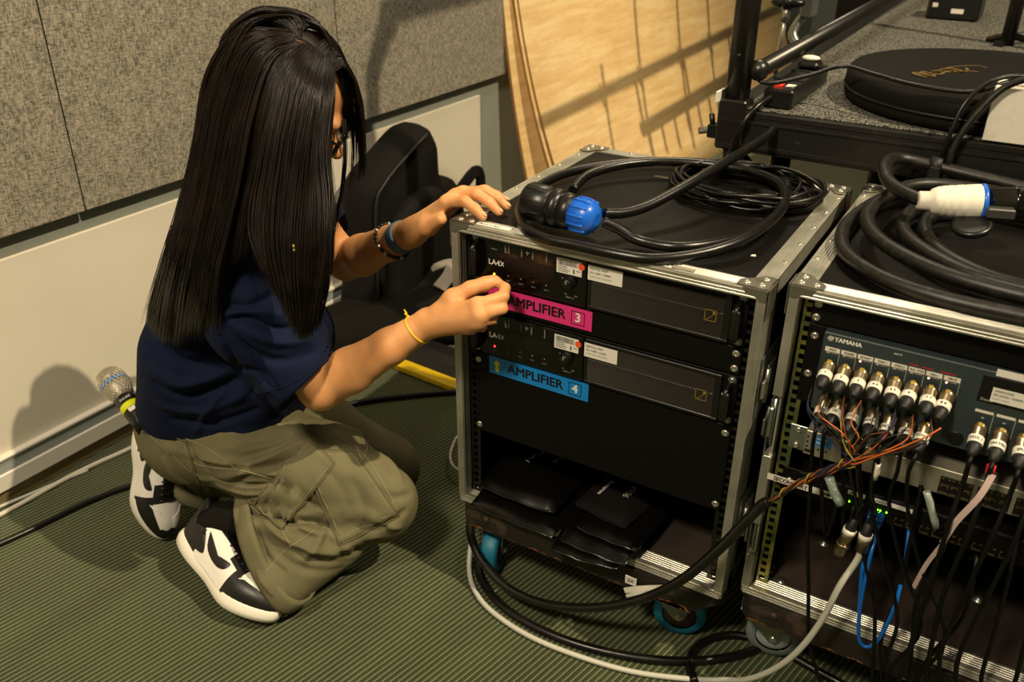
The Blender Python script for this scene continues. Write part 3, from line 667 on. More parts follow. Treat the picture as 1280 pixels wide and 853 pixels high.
# guard rail: post, lower tube, and the hoop panel above the frame
gr = thing('guard_rail', 'black tubular guard rail with upright post at the stage corner', 'railing', (PX, .60, .80))
m = MB(); m.cyl((PX, .60, .80), (PX, .60, 1.45), .0245, 20); m.box((PX-.028, .572, .80), (PX+.028, .628, .90), .004); m.build('post', 'tube_black', gr)
m = MB(); m.cyl((.322, .605, .956), (.368, 3.9, .956), .0175, 16); m.ball((.322, .604, .956), (.021, .021, .021), 14); m.build('lower_tube', 'tube_black', gr)
m = MB(); m.tube([(.29, .60, 1.36), (.32, .70, 1.37), (.33, .74, 1.42), (.33, .745, 1.99), (.33, .765, 2.10), (.33, .83, 2.175), (.33, .95, 2.20), (.34, 2.5, 2.20), (.34, 3.9, 2.20)], .023, 12, smooth=6); m.build('hoop', 'tube_black', gr)
m = MB(); m.cyl((.33, 1.36, 1.72), (.34, 3.9, 1.72), .018, 12); m.build('middle_tube', 'tube_black', gr)
m = MB(); m.box((PX-.031, .56, .895), (PX-.0255, .60, .915)); m.build('paper_tag', 'label_white', gr)
# unseen bar with hooks outside the frame, added to cast the comb shadow
hg = thing('shadow_hook_bar', 'unseen black bar with hooks on the guard rail, added for its comb shadow', 'hanger', (.35, 2.2, 1.3))
m = MB(); m.box((.345, 1.95, 1.50), (.375, 2.95, 1.545), .003); m.build('bar', 'tube_black', hg)
for k in range(8):
    m = MB(); yy = 2.0 + k*.115; m.tube([(.36, yy, 1.50), (.36, yy, 1.40-.02*(k % 3)), (.35, yy+.01, 1.37-.02*(k % 3))], .009, 6, smooth=2); m.build('hook', 'tube_black', hg)
for yy in (1.98, 2.4, 2.88):
    m = MB(); m.cyl((.355, yy, 1.54), (.345, yy, 1.72), .009, 8); m.build('bracket', 'tube_black', hg)
for yy, zt, nm in ((1.72, 1.86, 'nearest'), (2.0, 2.1, 'second'), (2.35, 2.15, 'third'), (2.65, 2.5, 'farthest')):  # unseen rods above the frame, added for the upright shadows on the plywood
    ms = thing('shadow_rod', 'unseen slim black rod above the frame, added for its shadow, %s of four' % nm, 'rod', (.365, yy, 1.3), 'unseen rods added for their shadows')
    m = MB(); m.cyl((.365, yy, 1.3), (.365, yy+.03, zt), .008, 8); m.build('rod', 'tube_black', ms)
    m = MB(); m.tube([(.325, yy+.016, 1.69), (.365, yy+.016, 1.69), (.378, yy+.016, 1.72), (.365, yy+.016, 1.75), (.325, yy+.016, 1.75)], .006, 6); m.build('strap', 'rubber', ms)
# hanging clamp on the lower rail
cl = thing('rail_clamp', 'grey metal clamp with black wing knob on the lower rail tube', 'clamp', (.30, .98, .956))
m = MB(); m.box((.285, 1.00, 1.0), (.315, 1.05, 1.06), .004); m.tube([(.30, 1.02, 1.06), (.285, 1.03, 1.12), (.32, 1.04, 1.14), (.345, 1.03, 1.10)], .010, 8); m.tube([(.29, 1.02, 1.0), (.278, 1.0, .965), (.30, .99, .94), (.33, 1.0, .93)], .011, 8); m.build('jaw', 'zinc', cl)
m = MB(); m.cyl((.268, .93, .885), (.275, .93, 1.03), .0055, 10); m.cyl((.2745, .93, 1.00), (.275, .93, 1.03), .011, 6); m.build('threaded_rod', 'screw', cl)
m = MB(); m.ball((.275, .93, 1.04), (.040, .016, .012), 12); m.ball((.275, .93, 1.04), (.016, .020, .016), 10); m.build('wing_knob', 'plastic_black', cl)
# round padded bag
bg = thing('round_bag', 'round flat black padded bag with faded gold script on the stage', 'bag', (.715, .87, .8835))
m = MB(); m.lathe((.715, .87, .8838), (.715, .87, 1.0), [(0, .262), (.006, .272), (.018, .276), (.024, .272), (.030, .276), (.052, .274), (.062, .266), (.0655, .245), (.067, .14), (.0675, .02)], 64); m.build('bag_body', 'nylon_black', bg)
m = MB(); m.tube([(.715+.2755*math.cos(a), .87+.2755*math.sin(a), .8838+.027) for a in [2*math.pi*k/40 for k in range(40)]], .0028, 6, True, smooth=0); m.build('zip_seam', 'rubber', bg)
m = MB(); rs = random.Random(4); pts = []
for k in range(19):
    u = k/18; pts.append((.588+.07*u + .02*math.sin(k*1.9), .735+.115*u + .018*math.cos(k*2.4), .9520))
m.ribbon(pts, .006, .0008, (0, 0, 1), 3); m.ribbon([(.64, .80, .952), (.665, .83, .952), (.69, .835, .952)], .004, .0008, (0, 0, 1)); m.ribbon([(.610, .79, .952), (.640, .86, .952), (.680, .90, .952), (.70, .885, .952)], .003, .0008, (0, 0, 1)); m.build('gold_script', 'gold_faded', bg)
# power strip
ps = thing('power_strip', 'black power strip with a lit red switch on the stage corner', 'power strip', (.36, .72, .8835))
m = MB(); m.box((.334, .612, .884), (.392, .90, .922), .004); m.build('strip_body', 'plastic_black', ps)
m = MB(); m.box((.344, .640, .922), (.362, .662, .927), .002); m.build('switch', 'lens_red', ps)
m = MB(); m.box((.368, .640, .922), (.384, .664, .9235)); m.build('switch_label', 'label_white', ps)
m = MB(); m.box((.336, .70, .922), (.388, .705, .925)); m.box((.336, .80, .922), (.388, .805, .925)); m.build('socket_rim', 'rubber', ps)
pl_ = thing('mains_plug', 'black mains plug with a white top in the power strip', 'plug', (.362, .85, .922))
m = MB(); m.box((.340, .825, .922), (.384, .875, .938), .006); m.build('plug_body', 'plastic_black', pl_)
m = MB(); m.ball((.362, .85, .943), (.020, .014, .006), 14); m.build('plug_cap', 'white_plastic', pl_)
# white junction box with cable gland
wb = thing('junction_box', 'cream white metal junction box on the front edge of the stage', 'box', (.84, .6, .8835))
m = MB(); m.box((.738, .582, .8838), (.98, .65, .978), .0015); m.build('housing', 'white_plastic', wb)
m = MB(); m.box((.764, .600, .978), (.772, .607, .9784)); m.box((.775, .604, .978), (.781, .610, .9784)); m.build('chipped_paint', 'bare_wood', wb)
m = MB(); m.lathe((.738, .63, .912), (.708, .63, .912), [(0, .017), (.008, .017), (.009, .0195), (.022, .0195), (.028, .014), (.029, .006)], 8); m.build('cable_gland', 'grey_plastic', wb)
m = MB(); m.tube([(.712, .63, .912), (.698, .62, .90), (.68, .60, .89)], .004, 6); m.build('gland_lead', 'cable_black', wb)
# far things on the stage
bx = thing('foot_pedal', 'small black box with white stickers on the stage, far edge of the frame', 'box', (.51, 2.05, .8835))
m = MB(); m.box((.43, 1.98, .884), (.58, 2.12, .955), .006); m.build('housing', 'plastic_black', bx)
m = MB(); m.box((.50, 1.979, .905), (.535, 1.980, .918)); m.box((.445, 1.979, .92), (.46, 1.98, .932)); m.build('sticker', 'label_white', bx)
sd = thing('tripod_stand', 'black stand with a flat foot and upright pole at the top right', 'stand', (.69, 1.62, .8835))
m = MB(); m.cyl((.69, 1.62, .884), (.69, 1.62, 1.5), .018, 12); m.build('pole', 'tube_black', sd)
for (a, b) in (((.69, 1.62, .91), (.90, 1.50, .886)), ((.69, 1.62, .91), (.64, 1.66, .886)), ((.69, 1.62, .91), (.85, 1.80, .886))):
    m = MB(); m.tube([a, b], .009, 8, smooth=0); m.build('leg', 'tube_black', sd)
sh = thing('foot_lever', 'black curved flat metal foot lying on the stage at the right edge', 'stand', (.75, 1.2, .8835))
m = MB(); m.ribbon([(.62, 1.20, .892), (.68, 1.24, .905), (.76, 1.26, .908), (.95, 1.25, .905)], .028, .012, (0, 0, 1)); m.build('lever', 'tube_black', sh)
bc = thing('adapter_box', 'small black adapter with lead by the pole at the top right corner', 'box', (.80, 1.75, .8835))
m = MB(); m.box((.74, 1.70, .884), (.92, 1.85, .93), .006); m.box((.66, 1.58, .884), (.685, 1.6, .896)); m.build('housing', 'plastic_black', bc)
# loudspeaker case in the far corner
sp = thing('loudspeaker_case', 'tall black case with pale metal edge standing beyond the stage', 'case', (-.2, 4.9, 0))
m = MB(); m.box((-.42, 4.75, .0), (-.14, 5.2, 1.6), .01); m.build('case_body', 'case_black', sp)
m = MB(); m.box((-.14, 4.745, .0), (-.09, 5.2, 1.6), .004); m.build('metal_edge', 'aluminium', sp)
sp2 = thing('equipment_cabinet', 'dark cabinet with a pale top panel in the far background', 'cabinet', (.2, 5.1, 0))
m = MB(); m.box((-.06, 4.6, .0), (.26, 5.2, .60), .01); m.build('cabinet_body', 'case_black', sp2)
m = MB(); m.box((-.06, 4.59, .60), (.26, 5.2, .66), .008); m.build('cabinet_top', 'wall_white', sp2)

# ------------------------------------------------------------------ rack B equipment
BY = .062
blk = blank('blank_panel', 'black blank rack panel above the grey input box', .598, 1.096, BY-.002, .716, .759, .0085, (.748, .726))
sb = thing('stage_input_box', 'dark grey stage box with rows of plugged microphone connectors', 'stage box', (.85, .1, .58))
m = MB(); m.box((.598, BY, .580), (.624, BY+.003, .713), .0006); m.box((1.07, BY, .580), (1.096, BY+.003, .713), .0006); m.box((.598, BY+.003, .582), (1.096, .40, .711)); m.build('chassis', 'panel_black', sb)
FY = .046
m = MB(); m.box((.624, FY, .581), (1.07, BY+.003, .713), .0015); m.build('front_panel', 'stagebox', sb)
for zz in (.695, .630): screw(sb, .609, BY, zz, .0066)
m = MB(); fprint('YAMAHA', .0098, .640, .7045, FY-.0003, .0004, 'LEFT', m, xs=.95); m.lathe((.6345, FY-.0003, .7045), (.6345, FY, .7045), [(0, .0042), (.0003, .0042)], 20); fprint('INPUT', .0040, .722, .7045, FY-.0003, 0, 'LEFT', m); m.build('logo', 'ink_white', sb, fix=False)
m = MB()
for k in range(3): m.tube([(.6345, FY-.0006, .7045), (.6345+.0036*math.cos(1.57+k*2.094), FY-.0006, .7045+.0036*math.sin(1.57+k*2.094))], .0004, 5, smooth=0)
m.tube([(.6345+.0032*math.cos(a*.5236), FY-.0006, .7045+.0032*math.sin(a*.5236)) for a in range(12)], .0003, 5, True, smooth=0); m.build('emblem', 'stagebox', sb)
DX = .0232; RX = .640
names = ['KICK', 'SNARE', 'HI HAT', 'TOM 1', 'TOM 2', 'FLR TOM', 'OH L', 'OH R']
for k in range(8):
    x = RX + DX*k
    l = lab(sb, 'channel_strip', 'tape_white', x-.0106, x+.0106, .6835, .6905, FY)
    m = MB(); put_text(m, names[k], .0046, (x, FY-.0009, .687), X3, Z3, .00015, 'CENTER', shear=.2); m.build('handwriting', 'ink', l, fix=False)
    m = MB(); m.box((x+.0102, FY-.0005, .655), (x+.0108, FY, .684)); m.box((x-.008, FY-.0005, .6805), (x-.0035, FY, .6825)); m.box((x-.002, FY-.0005, .6812), (x+.008, FY, .6817)); m.build('channel_print', 'ink_grey', sb, fix=False)
m = MB()
for x0, x1 in ((.745, .757), (.762, .776), (.786, .806)): m.box((x0, FY-.0006, .6935), (x1, FY, .6950))
m.build('red_mark', 'ink_red', sb, kind='stuff')
for k in (2, 6, 7):
    x = RX + DX*k - .006; m = MB(); m.ball((x, FY, .6795), .0016, 8); m.build('phantom_light', 'led_soft', sb)
m = MB(); m.box((.838, FY-.0008, .664), (.96, FY, .706), .0006); m.build('display_window', 'port_dark', sb)
l = lab(sb, 'asset_sticker', 'label_white', .852, .906, .708-.0, .7185-.0, FY)
l = lab(sb, 'asset_sticker', 'label_white', .8535, .912, .669, .6905, FY-.0008)
m = MB(); fprint('YRS01519303', .0042, .856, .686, FY-.0016, .0001, 'LEFT', m); fprint('SN: J10102 - 0.00002', .0042, .856, .680, FY-.0016, .0001, 'LEFT', m); fprint('AUDIO VISUAL', .0032, .856, .6735, FY-.0016, 0, 'LEFT', m); m.build('sticker_print', 'label_print', l, fix=False)
m = MB(); fprint('Dante', .0062, .842, .669, FY-.001, 0, 'LEFT', m); m.build('network_print', 'ink_grey', sb, fix=False)
for k in range(4):
    x = .8515 + k*.0270; l = lab(sb, 'channel_strip', 'tape_white', x-.0115, x+.0115, .6475, .6515, FY)
    m = MB(); m.box((x+.0122, FY-.0005, .618), (x+.0128, FY, .650)); m.box((x-.002, FY-.0005, .639), (x+.002, FY, .6405)); m.build('channel_print', 'ink_grey', sb, fix=False)

def xlr(nm, txt, band='tape_white', mono=True):
    """cable connector along -Y from the panel (local origin on the panel)"""
    t = thing('microphone_connector', None, None)
    m = MB(); m.lathe((0, 0, 0), (0, -.05, 0), [(0, .0100), (.002, .0104), (.010, .0104), (.0105, .0098), (.026, .0096), (.0265, .0090)], 22); m.build('metal_shell', 'nickel', t)
    m = MB(); m.box((-.0035, -.010, .0098), (.0035, -.003, .0122), .001); m.build('release_tab', 'gold', t)
    m = MB(); m.lathe((0, -.022, 0), (0, -.06, 0), [(0, .0099), (.0003, .0104), (.0115, .0102), (.012, .0096)], 22); b = m.build('tape_band', band, t)
    if txt:
        m = MB(); put_text(m, txt, .0062, (0, 0, 0), X3, Z3, .0002, 'CENTER'); vs = []
        for v in m.v:  # wrap the writing round the band, on its upper side
            a = v[0]/.0107; vs.append((.0107*math.sin(a), -.0285 + v[2]*1.0, .0107*math.cos(a)))
        m.v = vs; m.build('handwriting', 'ink', b, fix=False)
    m = MB(); m.lathe((0, -.033, 0), (0, -.08, 0), [(0, .0096), (.006, .0093), (.013, .0075), (.019, .0050), (.020, .0036)], 18); m.build('boot', 'rubber', t)
    return t
def place_tree(t, loc, rot):
    t.location = loc; t.rotation_euler = rot
rsx = random.Random(11)
def lead(a, d, pts, r, mat, label, group, par=None, extra=None):
    m = MB(); m.tube([a, Vector(a)+Vector(d)*.012] + pts, r, 8, smooth=5); o = m.build('connector_lead', mat, None, label, 'cable', group); return o
ords = ['first', 'second', 'third', 'fourth', 'fifth', 'sixth', 'seventh', 'eighth']
row1 = ['1', '2', '3', '4 4', '5 5', '6', '7 7', '8 8']; row2 = ['SPL', 'DI', 'GTR L', 'TALK MIC', 'GTR MIC', 'VOX 1', 'VOX 2']
def boot_end(loc, rot):
    R_ = Matrix.Rotation(rot[2], 4, 'Z') @ Matrix.Rotation(rot[0], 4, 'X'); return Vector(loc) + R_ @ Vector((0, -.053, 0)), (R_ @ Vector((0, -1, 0)))
for k in range(8):
    t = xlr('', row1[k]); x = RX + DX*k; rot = (.30+rsx.uniform(-.05, .06), 0, rsx.uniform(-.08, .08)); place_tree(t, (x, FY-.001, .664), rot)
    tag(t, 'nickel connector %s from the left in the upper row of the stage box' % ords[k], 'connector', 'connectors in the stage box')
for k in range(7):
    t = xlr('', row2[k]); x = RX + DX*k*1.02 + .004; rot = (.36+rsx.uniform(-.06, .08), 0, rsx.uniform(-.12, .06)); place_tree(t, (x, FY-.001, .606), rot)
    tag(t, 'nickel connector %s from the left in the lower row of the stage box' % ords[k], 'connector', 'connectors in the stage box')
    e, d = boot_end((x, FY-.001, .606), rot)
    q = rsx.uniform
    endp = [e + Vector((q(-.004, .004), -.010, -.035)), e + Vector((q(-.0, .012), .0+q(-.006, .004), -.095)), Vector((x+.02+k*.004, -.012, .40)), Vector((x+.04+k*.01, -.022, .30)), Vector((x+.07+q(-.01, .02), -.028, .19)), Vector((x+.09+q(-.01, .02), -.035, .10)), Vector((x+.10+q(-.02, .02), q(-.07, -.03), .01))]
    if k in (1, 2): endp = endp[:3] + [Vector((x+.03, -.01, .47))]
    lead(e, d, endp, .0030, 'cable_dark', 'thin black lead from the %s connector of the lower row' % ords[k], 'leads hanging from the stage box')
    if k == 4:
        m = MB(); p_ = spline([e, e+d*.012] + endp, 5); m.tube([p_[9], p_[10], p_[11], p_[12]], .0042, 8, smooth=0); m.build('white_sleeve', 'tape_white', None, 'white label sleeve on the lead under the fifth lower connector', 'sleeve')
for k in range(4):
    t = xlr('', ['VOX 1', 'OH MIX', 'SPL L', 'SPL R'][k]); x = .8515+.0270*k; rot = (.45, 0, rsx.uniform(-.05, .05)); place_tree(t, (x, FY-.001, .628), rot)
    tag(t, 'nickel connector %s from the left in the right hand group of outputs' % ords[k], 'connector', 'connectors in the stage box')
    e, d = boot_end((x, FY-.001, .628), rot); q = rsx.uniform
    endp = [e + Vector((0, -.008, -.04)), Vector((x-.004, -.03, .50)), Vector((x-.010+q(-.006, .006), -.03, .38)), Vector((x-.012+q(-.012, .010), -.038, .27)), Vector((x-.004+q(-.01, .02), -.045, .18)), Vector((x+.015+q(.0, .02), -.055, .08)), Vector((x+.04, -.075, .01))]
    lead(e, d, endp, .0036, 'cable_dark', 'black lead from the %s output connector' % ords[k], 'leads hanging from the stage box')
    if k == 1:
        m = MB(); m.tube([e + Vector((0, -.001, -.004)), e + Vector((0, -.006, -.016))], .0060, 12, smooth=0); m.build('red_tape', 'red_tape', None, 'red tape ring under the second output connector', 'tape')
        m = MB(); m.ribbon([e + Vector((.004, -.012, -.012)), e+Vector((-.004, -.018, -.05)), e+Vector((-.022, -.02, -.10)), e+Vector((-.030, -.02, -.14))], .009, .0005, (.35, -1, .5)); m.ribbon([e+Vector((-.030, -.018, -.145)), e+Vector((-.042, -.015, -.19)), e+Vector((-.050, -.01, -.245))], .007, .0005, (.5, -1, .5)); m.build('tape_tail', 'tape_pink', None, 'long pale pink tape tail hanging from the red taped lead', 'tape')
# unused socket bottom right
m = MB(); m.lathe((.826, FY, .596), (.826, FY-.001, .596), [(0, .0112), (.0008, .0112), (.001, .010)], 24); m.build('empty_socket', 'port_dark', sb)
# blank below and grey unit
gu = thing('wireless_receiver', 'grey metal rack unit with a blue sticker below the stage box', 'rack unit', (.85, .1, .49))
m = MB(); m.box((.598, BY, .4905), (.624, BY+.003, .5345), .0006); m.build('rack_ear', 'zinc', gu); m = MB(); m.box((1.07, BY, .4905), (1.096, BY+.003, .5345)); m.build('rack_ear', 'zinc', gu)
m = MB(); m.box((.624, BY-.006, .4905), (1.07, .38, .5345), .001); m.build('chassis', 'grey_unit', gu)
m = MB(); m.box((.640, BY-.0066, .512), (.664, BY-.006, .530)); m.build('blue_sticker', 'sticker_blue', gu)
m = MB(); fprint('WIRELESS', .0042, .6415, .525, BY-.0072, .0001, 'LEFT', m); fprint('LINK', .0042, .6415, .518, BY-.0072, .0001, 'LEFT', m); m.build('sticker_print', 'ink_white', gu, fix=False)
m = MB()
for (x, z) in ((.628, .524), (.628, .515), (.628, .506), (.646, .505), (.652, .500), (.658, .505)): m.box((x-.0015, BY-.0068, z-.0015), (x+.0015, BY-.006, z+.0015))
m.box((.626, BY-.0066, .496), (.636, BY-.006, .5005)); m.build('port', 'port_dark', gu)
for xx in (.604, .604):
    pass
for zz in (.527, .498): screw(gu, .611, BY, zz, .0058)
for i, x0 in enumerate((.822, .872, .922)):
    m = MB(); m.box((x0, BY-.0090, .4955), (x0+.044, BY-.0062, .5235)); a = m.build('port_block', 'port_dark', gu)
    for r_ in range(2):
        for c_ in range(3):
            m = MB(); xx = x0+.002+c_*.0142; zz = .4965+r_*.0135; m.box((xx, BY-.0105, zz), (xx+.012, BY-.0088, zz+.0015)); m.box((xx, BY-.0105, zz+.0105), (xx+.0035, BY-.0088, zz+.012)); m.box((xx+.0085, BY-.0105, zz+.0105), (xx+.012, BY-.0088, zz+.012)); m.build('port_rim', 'bronze', a)
sw = thing('network_switch', 'black network switch with a SECONDARY strip and green lights', 'switch', (.85, .1, .41))
m = MB(); m.box((.598, BY, .4060), (1.096, BY+.003, .452), .0006); m.box((.624, BY-.003, .4065), (1.07, .36, .4515), .001); m.build('chassis', 'panel_black', sw)
m = MB(); m.prism([(0, 0), (.103, 0), (.103, .0115), (0, .0115)], (.580, BY-.0235, .4345), X3, Z3, Y3, .0008); l = m.build('label_strip', 'tape_white', sw)
m = MB(); put_text(m, 'SECONDARY', .0108, (.590, BY-.0242, .4402), X3, Z3, .0003, 'LEFT', xs=.85); m.prism([(.0, -.0012), (.0085, -.0012), (.0085, -.0035), (.014, 0), (.0085, .0035), (.0085, .0012), (0, .0012)], (.667, BY-.0243, .440), X3, Z3, Y3, .0005); m.build('lettering', 'ink', l, fix=False)
for x0, x1, tx in ((.702, .728, 'LINK'), (.742, .798, 'PATCH IN')):
    l = lab(sw, 'paper_strip', 'label_white', x0, x1, .4395, .4470, BY-.003); m = MB(); fprint(tx, .0048, x0+.003, .443, BY-.0042, .0001, 'LEFT', m); m.build('strip_print', 'label_print', l, fix=False)
m = MB()
for (x, z) in ((.707, .4265), (.741, .4285), (.750, .4275), (.754, .4275), (.763, .4275), (.753, .423), (.758, .4215)): m.ball((x, BY-.0040, z), .00135, 8)
m.build('green_lights', 'led_green', sw, kind='stuff')
for k in range(9):
    m = MB(); x = .776+k*.0185; m.box((x, BY-.0042, .411), (x+.013, BY-.003, .4125)); m.box((x, BY-.0042, .4215), (x+.004, BY-.003, .423)); m.box((x+.009, BY-.0042, .4215), (x+.013, BY-.003, .423)); m.box((x, BY-.0042, .4125), (x+.0012, BY-.003, .4215)); m.build('port_rim', 'bronze', sw)
screw(sw, .611, BY-.0005, .429, .0058)
# bolts on the case floor and back
m = MB(); 
for (x, y) in ((.625, .085), (.665, .23), (.93, .22)):
    m = MB(); m.lathe((x, y, ZB+.010), (x, y, ZB+.03), [(0, .012), (.002, .012), (.003, .007), (.006, .006), (.0065, .002)], 16); m.build('floor_bolt', 'zinc', rackB)

# blue network leads, grey cable, pair of inline connectors
def cable(name, pts, r, mat, label, group=None, n=10, sm=5):
    m = MB(); m.tube(pts, r, n, smooth=sm); return m.build(name, mat, None, label, 'cable', group)
for k, (x, pts) in enumerate(((.744, [(.744, .050, .426), (.744, .030, .422), (.744, .012, .410), (.748, -.0, .385), (.757, -.012, .33), (.764, -.016, .28)]), (.757, [(.757, .05, .424), (.757, .030, .418), (.759, .008, .408), (.760, -.012, .380), (.764, -.020, .295), (.773, -.020, .235), (.788, -.020, .223), (.802, -.018, .250), (.810, -.010, .32), (.807, .02, .375), (.800, .05, .415)]))):
    t = thing('network_lead', ['short blue network plug in the switch, left of two', 'long looping blue network lead from the switch, right of two'][k], 'cable', pts[0])
    m = MB(); m.tube(pts, .0030, 8, smooth=5); m.build('lead', 'cable_blue', t)
    m = MB(); m.box((x-.0055, .030, .4185), (x+.0055, .052, .4300), .002); m.box((x-.004, .020, .415), (x+.004, .032, .425), .002); m.build('plug_boot', 'cable_blue', t)
def inline(ax, ay, az, dx, dy, dz, label, white=True):
    t = thing('inline_connector', label, 'connector', (ax, ay, az)); a = Vector((ax, ay, az)); d = Vector((dx, dy, dz)).normalized()
    m = MB(); m.lathe(a, a+d*.1, [(0, .0035), (.002, .0070), (.020, .0085), (.022, .0092)], 16); m.build('boot', 'rubber', t)
    m = MB(); m.lathe(a+d*.022, a+d*.1, [(0, .0094), (.012, .0096), (.013, .0102), (.0142, .0096), (.030, .0096)], 20); m.build('metal_shell', 'nickel', t)
    m = MB(); m.lathe(a+d*.021, a+d*.1, [(0, .0095), (.0002, .0101), (.009, .0101), (.0092, .0095)], 20); m.build('tape_band', 'tape_white', t)
    if white: m = MB(); m.lathe(a+d*.050, a+d*.1, [(0, .0098), (.0005, .0108), (.004, .0108), (.005, .0098), (.018, .0096), (.024, .0096)], 20); m.build('mating_shell', 'nickel', t)
    return a + d*(.05 if not white else .072)
e1 = inline(.727, -.008, .448, -.16, -.04, -1, 'left hanging nickel inline connector with a white tie')
e2 = inline(.747, -.008, .448, -.03, -.04, -1, 'right hanging nickel inline connector with taped neck above the grey cable', False)
cable('grey_cable', [tuple(e2 + Vector((0, .0, .012))), tuple(e2 + Vector((-.002, -.002, -.02)))] + [(.729, -.03, .331), (.717, -.034, .262), (.694, -.038, .185), (.662, -.036, .118), (.618, -.026, .055), (.572, -.012, .012)] + L_white_floor[7::-1][:-3] + [(.066, -.050, .007), (.024, -.008, .010), (.002, .034, .045), (-.006, .070, .09)], .0052, 'cable_grey', 'pale grey cable from the hanging connector curving across the carpet', n=12)
q = random.Random(5)
for k, (x0, z0, tx, ty, tz) in enumerate(((.700, .60, .727, -.008, .452), (.712, .59, .728, -.008, .452), (.735, .57, .747, -.008, .452))):
    cable('connector_lead', [(x0, -.01, z0), (x0+.004, -.015, z0-.06), ((x0+tx)/2+.01, -.012, .48), (tx, ty, tz+.01), (tx, ty, tz-.004)], .0026, 'cable_black', 'thin black lead running down to the hanging inline connectors, %s of three' % ('leftmost', 'middle', 'rightmost')[k], 'leads to the inline connectors')
m = MB(); m.tube([(.679, -.015, .511), (.690, -.016, .490), (.703, -.016, .470)], .0072, 10, smooth=2); m.build('clear_sleeve', 'tape_clear', None, 'grey clear plastic sleeve on a lead beside the word SECONDARY', 'sleeve')
m = MB(); m.tube([(.810, -.015, .536), (.822, -.016, .510), (.834, -.016, .482)], .0052, 10, smooth=2); m.build('clear_sleeve', 'tape_clear', None, 'grey clear plastic sleeve on a lead below the last lower connector', 'sleeve')
# multicolour loom: thin wires from the upper row converging on the black sheath
cols = ['wire_orange', 'wire_blue', 'wire_yellow', 'wire_brown', 'wire_green', 'wire_orange', 'rubber', 'wire_green', 'rubber', 'wire_orange', 'wire_brown', 'rubber', 'rubber', 'rubber', 'wire_orange', 'wire_green', 'rubber', 'wire_brown', 'wire_brown', 'rubber', 'rubber', 'wire_green', 'rubber', 'wire_orange', 'wire_blue', 'rubber']
for k in range(26):
    ch = (k*5) % 8 if k else 7
    xs = RX + DX*ch - .012; zs = .640; ys = -.006
    jx = lambda s=.006: q.uniform(-s, s)
    if k == 0: p = [(.806, -.020, .645), (.790, -.030, .630), (.762, -.034, .604), (.735, -.034, .580), (.712, -.03, .556)]
    else: p = [(xs, ys+.012, zs), (xs+jx(), ys-.006, zs-.025+jx()), (xs*.5+.705*.5+jx(.010), -.022+jx(.005), .590+jx(.012)), (.706+jx(.009), -.022+jx(.006), .557+jx(.009))]
    ph = k*2.4; tw = 0
    for i_, (cx, cy, cz) in enumerate(((.694, -.020, .542), (.681, -.018, .528), (.667, -.017, .514), (.653, -.016, .500), (.640, -.015, .486), (.627, -.016, .470), (.613, -.017, .450))):
        r_ = .0065 - .0004*i_; p.append((cx+jx(.002), cy+r_*math.cos(ph+i_*1.1), cz+r_*math.sin(ph+i_*1.1)))
    p += [(.599, -.018, .433), (.592, -.020, .424)]
    cable('loom_wire', p, .0010 if k else .0013, cols[k], 'thin %s wire of the multicolour loom' % {'wire_orange': 'orange', 'wire_blue': 'dark blue', 'wire_yellow': 'yellow', 'wire_brown': 'brown', 'wire_green': 'dark green', 'wire_white': 'white', 'rubber': 'black'}[cols[k]] + ' in front of the right hand case' if k else 'bright orange wire running straight to the last upper connector', 'wires of the multicolour loom', n=5, sm=4)
for k in range(3):
    m = MB(); cx = (.694, .653, .620)[k]; cz = (.542, .500, .460)[k]; m.tube([(cx-.003, -.026, cz+.006), (cx, -.020, cz+.010), (cx+.004, -.010, cz), (cx, -.016, cz-.008), (cx-.004, -.024, cz-.006)], .0014, 6, True, smooth=3); m.build('yellow_tie', 'wire_yellow', None, 'short yellow tie around the wire loom, %s one' % ('rightmost', 'middle', 'leftmost')[k], 'tie')
cable('multicore_cable', [(.600, -.018, .434), (.590, -.020, .424)] + L_bigblack[1:], .0088, 'cable_black', 'thick black multicore cable sweeping low across the front of the left case', n=14)
cable('floor_cable', L_black_floor, .0085, 'cable_black', 'thick black cable on the carpet between the grey cable and left case', n=12)
cable('floor_cable', L_black_floor2, .0078, 'cable_black', 'black cable looping on the carpet in front of the grey wheel', n=12)
cable('thin_cable', L_grey_loop, .003, 'cable_grey', 'thin pale cable loop just left of the left case')
cable('floor_cable', L_black_left, .0068, 'cable_black', 'black cable on the carpet left of the rear shoe', n=10)
cable('wall_cable', L_white_left, .0058, 'cable_white', 'off-white cable lying along the foot of the wall', n=10)
cable('wall_cable', L_grey_left, .0042, 'cable_grey', 'thin grey cable behind the off-white one at the wall foot', n=8)
cable('floor_cable', L_black_mid, .0075, 'cable_black', 'black cable on the shaded carpet behind the kneeling person', n=10)
# many dark leads falling inside and in front of the right case
for k in range(6):
    x = .80 + k*.045; q_ = random.Random(20+k)
    cable('hanging_lead', [(x, .05, .50-.05*(k % 3)), (x+.006, .02, .42), (x+q_.uniform(-.012, .012), .0, .33), (x+q_.uniform(-.02, .015), -.01, .24), (x+q_.uniform(-.02, .03), -.02, .185), (x+q_.uniform(-.03, .04), -.04, .08), (x+q_.uniform(-.03, .04), -.06, .01)], .0034, 'cable_dark', 'dark lead hanging in the shade of the right hand case, %s from the left' % (ords+['ninth'])[k], 'dark leads in the right case', n=7)

